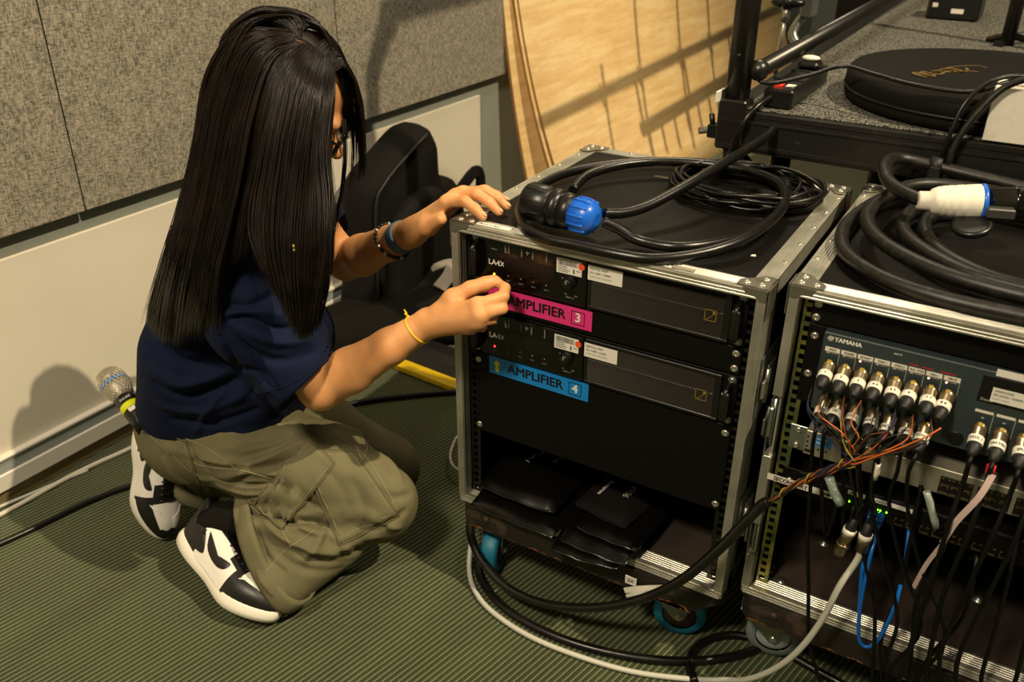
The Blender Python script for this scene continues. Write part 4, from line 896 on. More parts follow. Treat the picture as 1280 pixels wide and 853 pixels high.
# ------------------------------------------------------------------ on top of the left case
z9 = ZT+.0115
def shiftz(L, dz, dy=0): return [(a, b+dy, c+dz) for a, b, c in L]
pc = thing('power_cable', 'thick black power cable looped on the left case with a blue and black plug', 'cable', (.27, .25, ZT))
A1 = L_loopA1[:20]
m = MB(); m.tube([(.262, .045, .812), (.285, .052, .803)] + [(x, max(y, -.012), z+.001) for x, y, z in A1[1:20]] + [(.365, .002, z9), (.42, .045, z9+.004), (.462, .10, z9+.012), (.482, .17, z9+.018), (.484, .26, z9+.018), (.470, .34, z9+.018), (.435, .41, z9+.018), (.37, .445, z9+.018), (.29, .445, z9+.018), (.21, .415, z9+.018), (.15, .36, z9+.016), (.115, .29, z9+.010), (.118, .22, z9+.001)], .0088, 12, smooth=5); m.build('loop', 'cable_black', pc)
m = MB(); m.tube([(.252, .070, .816), (.275, .10, .812), (.300, .15, .816), (.335, .235, .835), (.36, .34, .848), (.373, .45, .853), (.375, .54, .852), (.372, .62, .860), (.38, .68, .84)], .0088, 12, smooth=5); m.build('rising_lead', 'cable_black', pc)
m = MB(); d = Vector((.142, -.022, .0)).normalized(); a = Vector((.112, .070, ZT+.037))
pa = MB(); pa.lathe(a, a+d*.2, [(0, .028), (.001, .031), (.004, .0325), (.050, .0325), (.051, .030), (.054, .030), (.055, .0325), (.070, .0320), (.071, .0285), (.076, .0285), (.077, .0305), (.092, .029), (.094, .026), (.100, .0255)], 32); pb_ = pa.build('plug_shroud', 'plastic_black', pc)
m = MB(); m.lathe(a-d*.0006, a+d*.01, [(0, .010), (.0005, .0275)], 24); 
for k in range(10):
    an = k*2*math.pi/10; u = d.orthogonal().normalized(); w_ = d.cross(u); rd = u*math.cos(an)+w_*math.sin(an); b_ = a+d*.006+rd*.032; m.tube([b_, b_+d*.04], .0016, 5, smooth=0)
m.build('grip_ribs', 'rubber', pb_)
m = MB(); m.lathe(a+d*.096, a+d*.2, [(0, .0255), (.001, .0285), (.020, .0285), (.032, .0265), (.040, .019), (.043, .012), (.044, .0095)], 12); bn = m.build('gland_nut', 'blue_plastic', pc)
m = MB()
for k in range(12):
    an = k*2*math.pi/12; u = d.orthogonal().normalized(); w_ = d.cross(u); rd = u*math.cos(an)+w_*math.sin(an); m.tube([a+d*.098+rd*.0280, a+d*.118+rd*.0285, a+d*.128+rd*.0262], .0022, 5, smooth=2)
m.build('nut_ribs', 'blue_plastic', bn)
# strap round the loop
m = MB(); m.tube([(.3, .525, z9-.0), (.312, .524, z9)], .0102, 10, smooth=0); m.build('cable_tie', 'screw', pc)
# thin coil behind
tc_ = thing('coiled_cable', 'thin black cable coiled many times at the rear of the left case', 'cable', (.39, .42, ZT))
cx, cy = .375, .400; ux, uy = Vector((.95, -.1, 0)).normalized(), Vector((.1, .95, 0)).normalized(); qq = random.Random(8); m = MB(); pts = []
for k in range(11*16):
    a = 2*math.pi*k/16; rr = .118 + .018*math.sin(k*.071*6.28) + .010*math.sin(k*.37); lx = 1.0+.12*math.sin(k*.05)
    p = Vector((cx, cy, 0)) + ux*(rr*math.cos(a)*lx) + uy*(rr*.80*math.sin(a)); r16 = (k//16)
    if k % 16 == 0: hz = qq.uniform(.006, .034); hz0 = hz if k == 0 else hz0; 
    z = ZT + .005 + .0028*(r16) + .004*math.sin(a*2+k); pts.append((p.x, min(p.y, .515), max(ZT+.005, z)))
m.tube(pts, .0036, 6, smooth=3); m.build('coil', 'cable_black', tc_)
# ------------------------------------------------------------------ on top of the right case
wc = thing('heavy_cable', 'thick worn black cable coil with a white and black plug on the right case', 'cable', (.8, .3, ZT))
def arc_(cx, cy, rx, ry, a0, a1, n, z, tilt=0): return [(cx+rx*math.cos(a0+(a1-a0)*i/n), cy+ry*math.sin(a0+(a1-a0)*i/n), z+tilt*i/n) for i in range(n+1)]
def coilpath(off):
    pass
R1 = [(.690, .312, .845), (.66, .335, .845), (.625, .385, .845), (.606, .45, .850), (.612, .525, .845), (.66, .545, .838), (.74, .545, .83), (.85, .545, .82), (1.0, .54, .81), (1.08, .45, .80), (1.09, .30, .79), (1.07, .15, .79), (.98, .075, .79), (.86, .068, .79), (.76, .072, .79), (.68, .10, .79), (.615, .165, .79), (.588, .26, .79), (.592, .36, .79), (.62, .46, .795), (.67, .52, .80), (.78, .535, .80), (.95, .52, .80), (1.06, .42, .80), (1.07, .25, .81), (1.02, .13, .81), (.90, .09, .81), (.79, .10, .81), (.71, .14, .81), (.645, .21, .81), (.615, .30, .81), (.625, .39, .815), (.66, .47, .82), (.74, .50, .82), (.9, .50, .815), (1.03, .42, .81), (1.04, .26, .80), (1.0, .16, .80), (.9, .135, .80), (.80, .15, .80), (.74, .19, .80), (.69, .25, .80), (.668, .32, .80), (.675, .41, .80), (.72, .475, .80), (.85, .48, .80), (.98, .42, .79), (1.02, .30, .79), (.97, .2, .79), (.88, .17, .79), (.80, .19, .79), (.735, .25, .79), (.70, .33, .795), (.71, .41, .80), (.76, .45, .80)]
m = MB(); m.tube([(x, y, max(z, ZT+.0155)) for x, y, z in R1], .0112, 12, smooth=5); m.build('coil', 'cable_worn', wc)
a = Vector((.683, .306, .846)); d = Vector((.125, .045, .004)).normalized()
m = MB(); m.lathe(a, a+d*.2, [(0, .012), (.002, .0145), (.018, .0150), (.020, .019), (.030, .023), (.032, .0225), (.034, .0235), (.040, .0245), (.042, .024), (.044, .025), (.052, .0255), (.054, .025), (.056, .026), (.066, .0268), (.068, .0262), (.070, .027), (.088, .0285), (.090, .028)], 28); m.build('white_grip', 'white_plastic', wc)
m = MB(); m.lathe(a+d*.090, a+d*.2, [(0, .028), (.001, .0295), (.006, .0295), (.007, .028)], 28); m.build('blue_ring', 'blue_plastic', wc)
m = MB(); m.lathe(a+d*.097, a+d*.3, [(0, .0255), (.038, .0265), (.039, .029), (.044, .029), (.045, .027), (.075, .027), (.09, .024)], 28); b_ = m.build('socket_body', 'gloss_black', wc)
m = MB(); c_ = a+d*.078+Vector((.012, -.034, -.030)); m.lathe(c_, c_+Vector((-.1, -.3, .9)).normalized()*.01, [(0, .018), (.001, .028), (.007, .030), (.010, .028), (.011, .024)], 28); m.build('hinged_cap', 'plastic_black', b_)
m = MB(); p0 = a+d*.100; m.box((-.005, -.040, -.012), (.035, -.022, .004), .002, Matrix.Translation(p0) @ Matrix.Rotation(.3, 4, 'Z')); m.build('cap_hinge', 'grey_dark', b_)
m = MB(); m.tube([(.668, .546, .838), (.688, .546, .838)], .0155, 10, smooth=0); m.box((.668, .53, .80), (.688, .545, .84), .003); m.build('rubber_strap', 'rubber', wc)
# leads from the stage edge
cable('stage_lead', [(.292, .57, .985), (.262, .60, .99), (.272, .635, .985), (.33, .60, .935), (.40, .64, .945), (.46, .68, .965), (.52, .66, .962), (.60, .62, .958), (.70, .60, .96), (.76, .60, .985), (.84, .62, 1.0), (.95, .66, .99)], .0040, 'cable_black', 'thin black lead from the stage post across the round bag')
cable('stage_lead', [(.350, .615, .905), (.335, .575, .893), (.318, .552, .86), (.300, .556, .80), (.285, .562, .72), (.28, .57, .60), (.29, .58, .40)], .0058, 'cable_black', 'black lead dropping from the power strip over the stage edge')
cable('stage_lead', [(.70, .548, .79), (.697, .545, .83), (.700, .548, .88), (.725, .56, .94), (.76, .57, .985), (.82, .56, 1.005), (.95, .56, 1.0)], .0060, 'cable_worn', 'grey black lead arching from the right case onto the white box')
cable('stage_lead', [(.697, .55, .79), (.685, .55, .84), (.688, .552, .895), (.700, .57, .95), (.735, .60, .985), (.80, .60, .997), (.95, .60, .99)], .0036, 'cable_black', 'thin black lead beside the thicker one rising onto the stage')

# ------------------------------------------------------------------ pouches in the left case
def pouch(name, label, cx, cy, cz, sx, sy, th, rot, tilt, label_txt=None, mat='vinyl_black', seed=1):
    n, k = 16, 14; rs = random.Random(seed); vs = []; fs = []
    MM = Matrix.Translation((cx, cy, cz)) @ Matrix.Rotation(rot, 4, 'Z') @ Matrix.Rotation(tilt, 4, 'X')
    top, bot = [], []
    for i in range(n+1):
        for j in range(k+1):
            u, v = i/n*2-1, j/k*2-1; sqx = u*(1-.04*v*v); sqy = v*(1-.04*u*u)
            e = max(0, (1-abs(u)**5)*(1-abs(v)**5))**.55
            wv = .0012*math.sin(u*7+seed)+.0012*math.sin(v*5+u*3+seed*2)
            top.append((sx/2*sqx, sy/2*sqy, th*.5*e*(1+.15*math.sin(u*2.2+v)) + wv)); bot.append((sx/2*sqx, sy/2*sqy, -th*.5*e*.8 + wv))
    vs = top+bot; N = len(top)
    for i in range(n):
        for j in range(k):
            a = i*(k+1)+j; q4 = (a, a+k+1, a+k+2, a+1); fs.append(q4); fs.append(tuple(N+x for x in q4[::-1]))
    m = MB(); m.add(vs, fs, True, MM); t = thing(name, label, 'pouch', (cx, cy, cz-th/2), 'microphone pouches in the left case'); m.build('pouch_body', mat, t)
    bd = []
    for i in range(n+1): bd.append(top[i*(k+1)])
    for j in range(1, k+1): bd.append(top[n*(k+1)+j])
    for i in range(n-1, -1, -1): bd.append(top[i*(k+1)+k])
    for j in range(k-1, 0, -1): bd.append(top[j])
    m = MB(); m.tube([MM @ Vector(p) for p in bd], .0024, 6, True, smooth=0); m.build('edge_piping', mat, t)
    if label_txt:
        for (tx, size, u, v, ang, mt, nm) in label_txt:
            m = MB(); put_text(m, tx, size, (0, 0, 0), X3, Y3, .0002, 'LEFT', shear=.15)
            R2 = Matrix.Translation((u*sx/2, v*sy/2, th*.5+.0022)) @ Matrix.Rotation(ang, 4, 'Z'); vv = []
            for p in m.v:
                p2 = R2 @ Vector((p[0], p[1], 0)); uu, vvv = p2.x/(sx/2), p2.y/(sy/2); e = max(0, (1-abs(uu)**5)*(1-abs(vvv)**5))**.55
                z = th*.5*e*(1+.15*math.sin(uu*2.2+vvv)) + .0012*math.sin(uu*7+seed)+.0012*math.sin(vvv*5+uu*3+seed*2) + .0006
                vv.append(MM @ Vector((p2.x, p2.y, z)))
            m.v = vv; m.build(nm, mt, t, fix=False)
    return t
cb = ZB+.012
pouch('microphone_pouch', 'black vinyl pouch at the bottom of the left stack', .135, .068, cb+.010, .188, .19, .020, -.03, .05, seed=3)
pouch('microphone_pouch', 'black vinyl pouch with silver handwriting on top of the left stack', .125, .098, cb+.033, .172, .190, .034, .02, .0, [('A52A-1', .017, -.20, .62, -1.85, 'ink_white', 'handwriting'), ('SC46', .015, .32, .62, -1.85, 'ink_grey', 'handwriting')], seed=1)
pouch('microphone_pouch', 'black vinyl pouch at the bottom of the right stack, sticking out furthest', .292, .045, cb+.010, .130, .195, .017, .10, .05, seed=5)
pouch('microphone_pouch', 'black vinyl pouch second from the bottom in the right stack', .312, .052, cb+.024, .135, .19, .017, .02, .04, seed=7)
pouch('microphone_pouch', 'black vinyl pouch third from the bottom in the right stack', .330, .075, cb+.039, .125, .18, .017, -.06, .02, seed=9)
pouch('microphone_pouch', 'smaller black pouch with white and grey writing on top of the right stack', .305, .088, cb+.054, .112, .135, .020, -.12, .02, [('Guitaron', .013, -.50, .40, -1.65, 'ink_white', 'printed_name'), ('e906', .020, .30, .55, -1.65, 'ink_grey', 'handwriting')], mat='nylon_black', seed=4)
# white cable-tied label on the tray
tg = thing('tied_label', 'white fabric tie with a small printed tag on the wheel tray front', 'label', (.42, -.01, .15))
m = MB(); m.ribbon([(.372, -.012, .130), (.395, -.014, .147), (.420, -.013, .160), (.448, -.012, .174)], .010, .003, (0, -1, .3)); m.ribbon([(.378, -.013, .118), (.400, -.016, .140), (.430, -.014, .150)], .009, .003, (0, -1, .3)); m.build('fabric_tie', 'tape_white', tg)
m = MB(); m.box((.372, -.0150, .152), (.394, -.014, .170)); f_ = m.build('paper_flag', 'label_white', tg)
m = MB(); fprint('2X', .011, .376, .161, -.0154, .0003, 'LEFT', m); m.build('tag_print', 'ink', f_, fix=False)
# ------------------------------------------------------------------ implicit surfaces (numpy) -> mesh
class Field:
    def __init__(s, lo, hi, h):
        s.lo = np.array(lo, float); s.h = h; s.n = np.ceil((np.array(hi)-s.lo)/h).astype(int)+1
        s.g = np.full(s.n, 0.05, np.float32)
        s.ax = [s.lo[i] + h*np.arange(s.n[i]) for i in range(3)]
    def _sl(s, lo, hi, pad):
        a = np.clip(np.floor((np.array(lo)-pad-s.lo)/s.h).astype(int), 0, s.n-1); b = np.clip(np.ceil((np.array(hi)+pad-s.lo)/s.h).astype(int)+1, 1, s.n)
        sl = tuple(slice(a[i], b[i]) for i in range(3))
        X, Y, Z = np.meshgrid(s.ax[0][sl[0]], s.ax[1][sl[1]], s.ax[2][sl[2]], indexing='ij', sparse=True)
        return sl, X, Y, Z
    def _mix(s, sl, d, k, op):
        c = s.g[sl]; d = d.astype(np.float32)
        if op == 'add':
            hh = np.clip(.5+.5*(c-d)/k, 0, 1); s.g[sl] = c*(1-hh)+d*hh - k*hh*(1-hh)
        else:
            hh = np.clip(.5-.5*(c+d)/k, 0, 1); s.g[sl] = c*(1-hh) - d*hh + k*hh*(1-hh)
    def cap(s, a, b, ra, rb, k=.01, op='add', flat=None):
        """tapered capsule; flat=(axis, factor) squashes the section along axis (factor<1)"""
        a, b = np.array(a, float), np.array(b, float); R = max(ra, rb)
        sl, X, Y, Z = s._sl(np.minimum(a, b)-R, np.maximum(a, b)+R, k+.012)
        ba = b-a; L2 = float(ba@ba)+1e-12
        px, py, pz = X-a[0], Y-a[1], Z-a[2]; t = np.clip((px*ba[0]+py*ba[1]+pz*ba[2])/L2, 0, 1)
        dx, dy, dz = px-t*ba[0], py-t*ba[1], pz-t*ba[2]
        if flat is not None:
            f = np.array(flat[0], float); f /= np.linalg.norm(f); e = 1/flat[1]-1; q = (dx*f[0]+dy*f[1]+dz*f[2])
            dx, dy, dz = dx+q*f[0]*e, dy+q*f[1]*e, dz+q*f[2]*e
        d = np.sqrt(dx*dx+dy*dy+dz*dz) - (ra+(rb-ra)*t)
        if flat is not None: d = d*(.5+.5*flat[1])
        s._mix(sl, d, k, op)
    def chain(s, pts, rad, k=.01, op='add', flat=None):
        for i in range(len(pts)-1): s.cap(pts[i], pts[i+1], rad[i], rad[i+1], k, op, flat)
    def ell(s, c, r, R_=None, k=.01, op='add'):
        c, r = np.array(c, float), np.array(r, float); m = r.max(); sl, X, Y, Z = s._sl(c-m, c+m, k+.012)
        px, py, pz = X-c[0], Y-c[1], Z-c[2]
        if R_ is not None:
            A = np.array(R_.to_3x3().transposed()); px, py, pz = (A[0,0]*px+A[0,1]*py+A[0,2]*pz, A[1,0]*px+A[1,1]*py+A[1,2]*pz, A[2,0]*px+A[2,1]*py+A[2,2]*pz)
        k0 = np.sqrt((px/r[0])**2+(py/r[1])**2+(pz/r[2])**2); k1 = np.sqrt((px/r[0]**2)**2+(py/r[1]**2)**2+(pz/r[2]**2)**2)
        s._mix(sl, k0*(k0-1)/np.maximum(k1, 1e-6), k, op)
    def mesh(s):
        g = s.g; n = g.shape; ins = g < 0
        cnt = np.zeros((n[0]-1, n[1]-1, n[2]-1), np.int8)
        for i in (0, 1):
            for j in (0, 1):
                for k in (0, 1): cnt += ins[i:n[0]-1+i, j:n[1]-1+j, k:n[2]-1+k]
        cells = np.argwhere((cnt > 0) & (cnt < 8)); idx = np.full(cnt.shape, -1, np.int32); idx[tuple(cells.T)] = np.arange(len(cells))
        P_ = np.zeros((len(cells), 3)); C_ = np.zeros(len(cells)); co = [(i, j, k) for i in (0,1) for j in (0,1) for k in (0,1)]
        val = {c: g[cells[:,0]+c[0], cells[:,1]+c[1], cells[:,2]+c[2]] for c in co}
        for c in co:
            for ax in range(3):
                if c[ax] == 0:
                    d = list(c); d[ax] = 1; d = tuple(d); a, b = val[c], val[d]; m = (a < 0) != (b < 0)
                    t = np.where(m, a/np.where(m, a-b, 1), 0); p = np.array(c, float)[None, :].repeat(len(cells), 0); p[:, ax] = t; P_[m] += p[m]; C_[m] += 1
        V = s.lo + (cells + P_/C_[:, None])*s.h; F = []
        for ax in range(3):
            u, v = (ax+1) % 3, (ax+2) % 3
            A = [slice(None)]*3; B = [slice(None)]*3; A[ax] = slice(0, n[ax]-1); B[ax] = slice(1, n[ax])
            ch = ins[tuple(A)] != ins[tuple(B)]; e = np.argwhere(ch); e = e[(e[:, u] > 0) & (e[:, v] > 0) & (e[:, u] < n[u]-1) & (e[:, v] < n[v]-1)]
            q = []
            for du, dv in ((1, 1), (0, 1), (0, 0), (1, 0)):
                w_ = e.copy(); w_[:, u] -= du; w_[:, v] -= dv; q.append(idx[tuple(w_.T)])
            q = np.stack(q, 1); fl = ins[tuple(e.T)]; q[~fl] = q[~fl][:, ::-1]; F.append(q)
        return V, np.concatenate(F)
def smooth_np(V, F, it=3, lam=.5):
    a = np.concatenate([F[:, [0, 1]], F[:, [1, 2]], F[:, [2, 3]], F[:, [3, 0]]]); a = np.concatenate([a, a[:, ::-1]])
    deg = np.bincount(a[:, 0], minlength=len(V)).astype(float); deg[deg == 0] = 1
    for _ in range(it):
        S = np.stack([np.bincount(a[:, 0], V[a[:, 1], i], len(V)) for i in range(3)], 1)/deg[:, None]; V = V + lam*(S-V)
    return V
def normals_np(V, F):
    n = np.cross(V[F[:, 2]]-V[F[:, 0]], V[F[:, 3]]-V[F[:, 1]]); N = np.zeros_like(V)
    for i in range(4): 
        for c in range(3): N[:, c] += np.bincount(F[:, i], n[:, c], len(V))
    return N/np.maximum(np.linalg.norm(N, axis=1), 1e-9)[:, None]
def np_mesh(name, V, F, mats, parent, mi=None, label=None):
    me = bpy.data.meshes.new(name); off = np.array(WL[parent.name]) if parent else 0
    Vv = (V-off).astype(np.float32); me.vertices.add(len(Vv)); me.vertices.foreach_set('co', Vv.ravel()); me.loops.add(F.size); me.loops.foreach_set('vertex_index', F.ravel().astype(np.int32))
    me.polygons.add(len(F)); me.polygons.foreach_set('loop_start', np.arange(0, F.size, F.shape[1], dtype=np.int32)); me.polygons.foreach_set('use_smooth', np.ones(len(F), bool))
    for m in ([mats] if isinstance(mats, str) else mats): me.materials.append(MATS[m])
    if mi is not None: me.polygons.foreach_set('material_index', mi.astype(np.int32))
    me.update(calc_edges=True); me.validate()
    o = bpy.data.objects.new(name, me); COL.objects.link(o); o.parent = parent; WL[o.name] = Vector(off) if parent else Vector(); tag(o, label); return o
def creases(V, N, lines):
    """lines = (points, width, amplitude): displaces along the normal near each polyline"""
    D = np.zeros(len(V))
    for pts, wd, amp in lines:
        p = np.array([tuple(q) for q in spline([Vector(x) for x in pts], 3)]); best = np.full(len(V), 9.0); tt = np.zeros(len(V)); m = len(p)-1
        lo = p.min(0)-wd*3; hi = p.max(0)+wd*3; sel = np.all((V > lo) & (V < hi), axis=1); W = V[sel]
        if not len(W): continue
        bd = np.full(len(W), 9.0); bt = np.zeros(len(W))
        for i in range(m):
            a, b = p[i], p[i+1]; ba = b-a; t = np.clip(((W-a)@ba)/(ba@ba+1e-12), 0, 1); d = np.linalg.norm(W-a-t[:, None]*ba, axis=1); k = d < bd; bd[k] = d[k]; bt[k] = (i+t[k])/m
        D[sel] += amp*np.exp(-(bd/wd)**2)*np.sin(np.pi*np.clip(bt*.86+.07, 0, 1))**.6
    return V + N*D[:, None]
def fbm(V, scale, seed=0):
    rs_ = np.random.RandomState(seed); out = np.zeros(len(V)); amp = 1
    for o in range(3):
        for _ in range(5):
            k = rs_.normal(size=3); k = k/np.linalg.norm(k)*scale*(2**o)*rs_.uniform(.7, 1.3); out += amp*np.sin(V@k + rs_.uniform(0, 6.28))
        amp *= .5
    return out/5
def bvh_of(V, F): return BVHTree.FromPolygons([tuple(v) for v in V], [tuple(int(i) for i in f) for f in F])
def onto(bvh, p, lift=0.0, org=EYE):
    """nearest surface point met when looking from org through p"""
    d = (Vector(p)-org).normalized(); h = bvh.ray_cast(org, d)
    if h[0] is None: q = bvh.find_nearest(Vector(p)); return q[0] + q[1]*lift, q[1]
    return h[0] + h[1]*lift, h[1]

pmat('skin', 'dca06a', 0.48, spec=0.4, nz=(30, 0.35, 0.75), col2='cf9058', sss=0.12, bump=(500, 0.12))
pmat('nail', 'dba27c', 0.25, spec=0.5)
pmat('shirt_navy', '0f1830', 0.85, nz=(6, 0.4, 0.7), col2='10172d', bump=(700, 0.4), spec=0.15)
pmat('cargo_olive', '6f6a4e', 0.85, nz=(16, 0.35, 0.7), col2='605c43', bump=(650, 0.5), spec=0.15)
pmat('cargo_stitch', '4f4b36', 0.8)
pmat('cargo_thread', '8b8566', 0.8)
pmat('hair_dark', '0c0705', 0.36, spec=0.45, nz=(30, 0.4, 0.7), col2='1c120a')
pmat('scalp', '6b3d1e', 0.6)
pmat('shoe_white', 'e4e0d4', 0.45, bump=(300, 0.1))
pmat('shoe_black', '151412', 0.4, spec=0.5, bump=(200, 0.25))
pmat('shoe_sole', 'e9e4d3', 0.5)
pmat('watch_band', '4b6a84', 0.5)
pmat('lips', 'a8584a', 0.4)
pmat('eye_white', 'd8d2c6', 0.3)

person = thing('person', 'person with long dark hair in navy T-shirt and olive cargo trousers crouching at the amplifiers', 'person', (-.40, -.12, 0))
# key joints
HC = Vector((-.216, -.130, .985)); HF = Vector((.72, .42, -.52)).normalized()          # head centre, facing
HU = (Vector((0, 0, 1)) - HF*HF.z); HU = (HU/HU.length); HR = HF.cross(HU)               # up and right of the head
HM = Matrix(((HF.x, HR.x, HU.x), (HF.y, HR.y, HU.y), (HF.z, HR.z, HU.z)))
def H(f, r, u): return HC + HF*f + HR*r + HU*u
SHR, SHL = Vector((-.305, -.235, .735)), Vector((-.385, .035, .755)); ELR, WRR = Vector((-.165, -.185, .488)), Vector((.008, -.088, .622))
ELL, WRL = Vector((-.335, .10, .590)), Vector((-.125, .052, .712)); NK = Vector((-.345, -.11, .80))
PEL = Vector((-.565, -.12, .285)); KNR = Vector((-.135, -.085, .175)); ANR = Vector((-.43, -.262, .125)); KNL = Vector((-.27, .10, .085)); ANL = Vector((-.625, -.185, .165))

B = Field((-.80, -.40, .0), (.16, .24, 1.14), .0030)
# torso, legs (under the clothes)
B.chain([PEL+Vector((.03,0,.02)), (-.48, -.12, .48), (-.40, -.11, .68)], [.085, .085, .085], .04)
B.cap(SHR+Vector((-.02, .03, -.01)), SHL+Vector((-.04, -.03, -.03)), .045, .040, .03)
B.chain([PEL+Vector((0, -.06, 0)), KNR], [.065, .05], .03); B.chain([KNR, ANR], [.045, .032], .02); B.chain([PEL+Vector((0, .06, 0)), KNL], [.085, .055], .03); B.chain([KNL, ANL], [.05, .035], .02)
# neck and head
B.chain([NK, H(-.045, 0, -.085)], [.056, .050], .02)
B.ell(H(-.012, 0, .025), (.094, .072, .085), HM, .02)
B.ell(H(.030, 0, -.035), (.062, .055, .072), HM, .02)
B.ell(H(.052, 0, -.088), (.026, .030, .022), HM, .02)
B.cap(H(.080, 0, -.012), H(.106, 0, -.040), .0075, .0115, .010); B.ell(H(.096, .012, -.044), (.009, .008, .007), HM, .005); B.ell(H(.096, -.012, -.044), (.009, .008, .007), HM, .005)
B.cap(H(.082, -.030, .008), H(.082, .030, .008), .010, .010, .012)
for s_ in (-1, 1):
    B.ell(H(.080, s_*.030, -.012), (.014, .016, .011), HM, .006, 'sub'); B.ell(H(.076, s_*.030, -.012), (.0125, .0135, .0115), HM, .004)
    B.ell(H(-.005, s_*.072, -.022), (.020, .009, .030), HM, .006); B.ell(H(.060, s_*.034, -.045), (.020, .018, .016), HM, .015)
B.ell(H(.090, 0, -.066), (.009, .021, .0055), HM, .006); B.ell(H(.087, 0, -.075), (.009, .018, .006), HM, .006)
# arms
B.chain([SHR, (SHR+ELR)/2+Vector((-.004, -.004, 0)), ELR], [.052, .044, .038], .02)
B.chain([ELR, ELR.lerp(WRR, .28), ELR.lerp(WRR, .65), WRR], [.037, .0400, .0315, .0255], .012)
B.chain([SHL+Vector((-.03,0,-.02)), SHL.lerp(ELL, .5)+Vector((-.02,0,-.01)), ELL], [.040, .042, .038], .02)
B.chain([ELL, ELL.lerp(WRL, .28)+Vector((0, 0, -.002)), ELL.lerp(WRL, .65), WRL], [.037, .0405, .0325, .0270], .012)
# right hand: pinching at the amplifier light
F1 = WRR
def hand(B, wr, palm_dir, back, side, knuck, fingers, thumb, pr=.021, sc_=1.0):
    """knuck = list of 4 knuckle points, fingers = list of joint lists, thumb = joint list"""
    k = .008
    for kp in knuck: B.cap(wr, kp, .0195, .0125, .012)
    for i in range(3): B.cap(knuck[i], knuck[i+1], .0115, .0115, .008)
    for i in range(4):
        r0 = (.0098, .0102, .0096, .0084)[i]; pts = [knuck[i]] + fingers[i]; rr = [r0*1.08, r0, r0*.92, r0*.74][:len(pts)]
        B.chain(pts, rr, .0042)
    B.chain(thumb, [.0185, .0150, .0112, .0105, .0078] if len(thumb) == 5 else [.022, .0165, .0105], .012)
V3 = Vector
# image of the right hand: palm facing the rack, thumb on top, index and thumb meeting at the light
kn = [V3((0.106, -0.085, 0.681)), V3((0.117, -0.095, 0.669)), V3((0.112, -0.095, 0.655)), V3((0.091, -0.085, 0.636))]
fg = [[V3((0.132, -0.047, 0.686)), V3((0.125, -0.030, 0.693)), V3((0.105, -0.018, 0.694))],
      [V3((0.134, -0.055, 0.668)), V3((0.114, -0.036, 0.667)), V3((0.095, -0.030, 0.667))],
      [V3((0.119, -0.062, 0.648)), V3((0.102, -0.044, 0.646)), V3((0.085, -0.040, 0.646))],
      [V3((0.101, -0.064, 0.629)), V3((0.086, -0.050, 0.628)), V3((0.070, -0.045, 0.627))]]
th = [V3((0.030, -0.080, 0.647)), V3((0.047, -0.070, 0.671)), V3((0.071, -0.052, 0.688)), V3((0.088, -0.034, 0.693)), V3((0.097, -0.021, 0.698))]
hand(B, WRR, None, None, None, kn, fg, th)
# left hand: resting on the corner of the case, fingers on the top, thumb this side
T0 = ZT + .012
kl = [V3((-.030, .032, .795)), V3((-.025, .053, .800)), V3((-.024, .074, .799)), V3((-.028, .092, .793))]
fl_ = [[V3((.012, .026, .806)), V3((.036, .022, .797)), V3((.052, .020, .7875))],
       [V3((.020, .052, .812)), V3((.047, .050, .802)), V3((.065, .050, .7885))],
       [V3((.018, .079, .811)), V3((.045, .080, .801)), V3((.062, .081, .788))],
       [V3((.006, .102, .803)), V3((.028, .106, .795)), V3((.043, .109, .7865))]]
tl = [V3((-.108, .045, .722)), V3((-.068, .028, .745)), V3((-.030, .014, .769))]
hand(B, WRL, None, None, None, kl, fl_, tl)
bV, bF = B.mesh(); bV = smooth_np(bV, bF, 3, .5)
body = np_mesh('body', bV, bF, 'skin', person)
bbvh = bvh_of(bV, bF)
# nails
def nail(tip, prev, up, r=.0055):
    d = (tip-prev).normalized(); n_ = (up - d*up.dot(d)).normalized(); s_ = d.cross(n_); m = MB()
    R_ = Matrix((( d.x, s_.x, n_.x), (d.y, s_.y, n_.y), (d.z, s_.z, n_.z))).to_4x4(); m.ball(tip + n_*.0062 - d*.001, (r*1.15, r*.85, .0016), 10, R_); return m.build('nail', 'nail', body)
nail(th[4], th[3], V3((-.3, -.6, .7))); nail(fg[0][2], fg[0][1], V3((.9, 0, .4)))
for i in range(4): nail(fl_[i][2], fl_[i][1], V3((.1, 0, 1)))
nail(tl[-1], tl[-2], V3((-.2, -.6, .8)))
# eye and lips, glasses
for s_ in (-1, 1):
    m = MB(); m.ball(H(.0790, s_*.030, -.0125), .0108, 14); e = m.build('eye', 'eye_white', body); m = MB(); m.ball(H(.0855, s_*.030, -.0150), .0052, 10); m.build('iris', 'hair_dark', body)
gl = MB()
for s_ in (-1, 1):
    ring = [H(.106-.004*abs(math.cos(a)), s_*.033+.0255*math.cos(a), -.013+.0195*math.sin(a)) for a in [2*math.pi*k/20 for k in range(20)]]; gl.tube(ring, .0024, 6, True, smooth=0)
    gl.tube([H(.102, s_*.0585, -.006), H(.096, s_*.069, -.004), H(.050, s_*.0765, -.003), H(-.005, s_*.080, -.004), H(-.022, s_*.080, -.018)], .0024, 6)
gl.tube([H(.106, -.009, -.010), H(.109, 0, -.007), H(.106, .009, -.010)], .0018, 6)
g_ = gl.build('glasses', 'gloss_black', person)

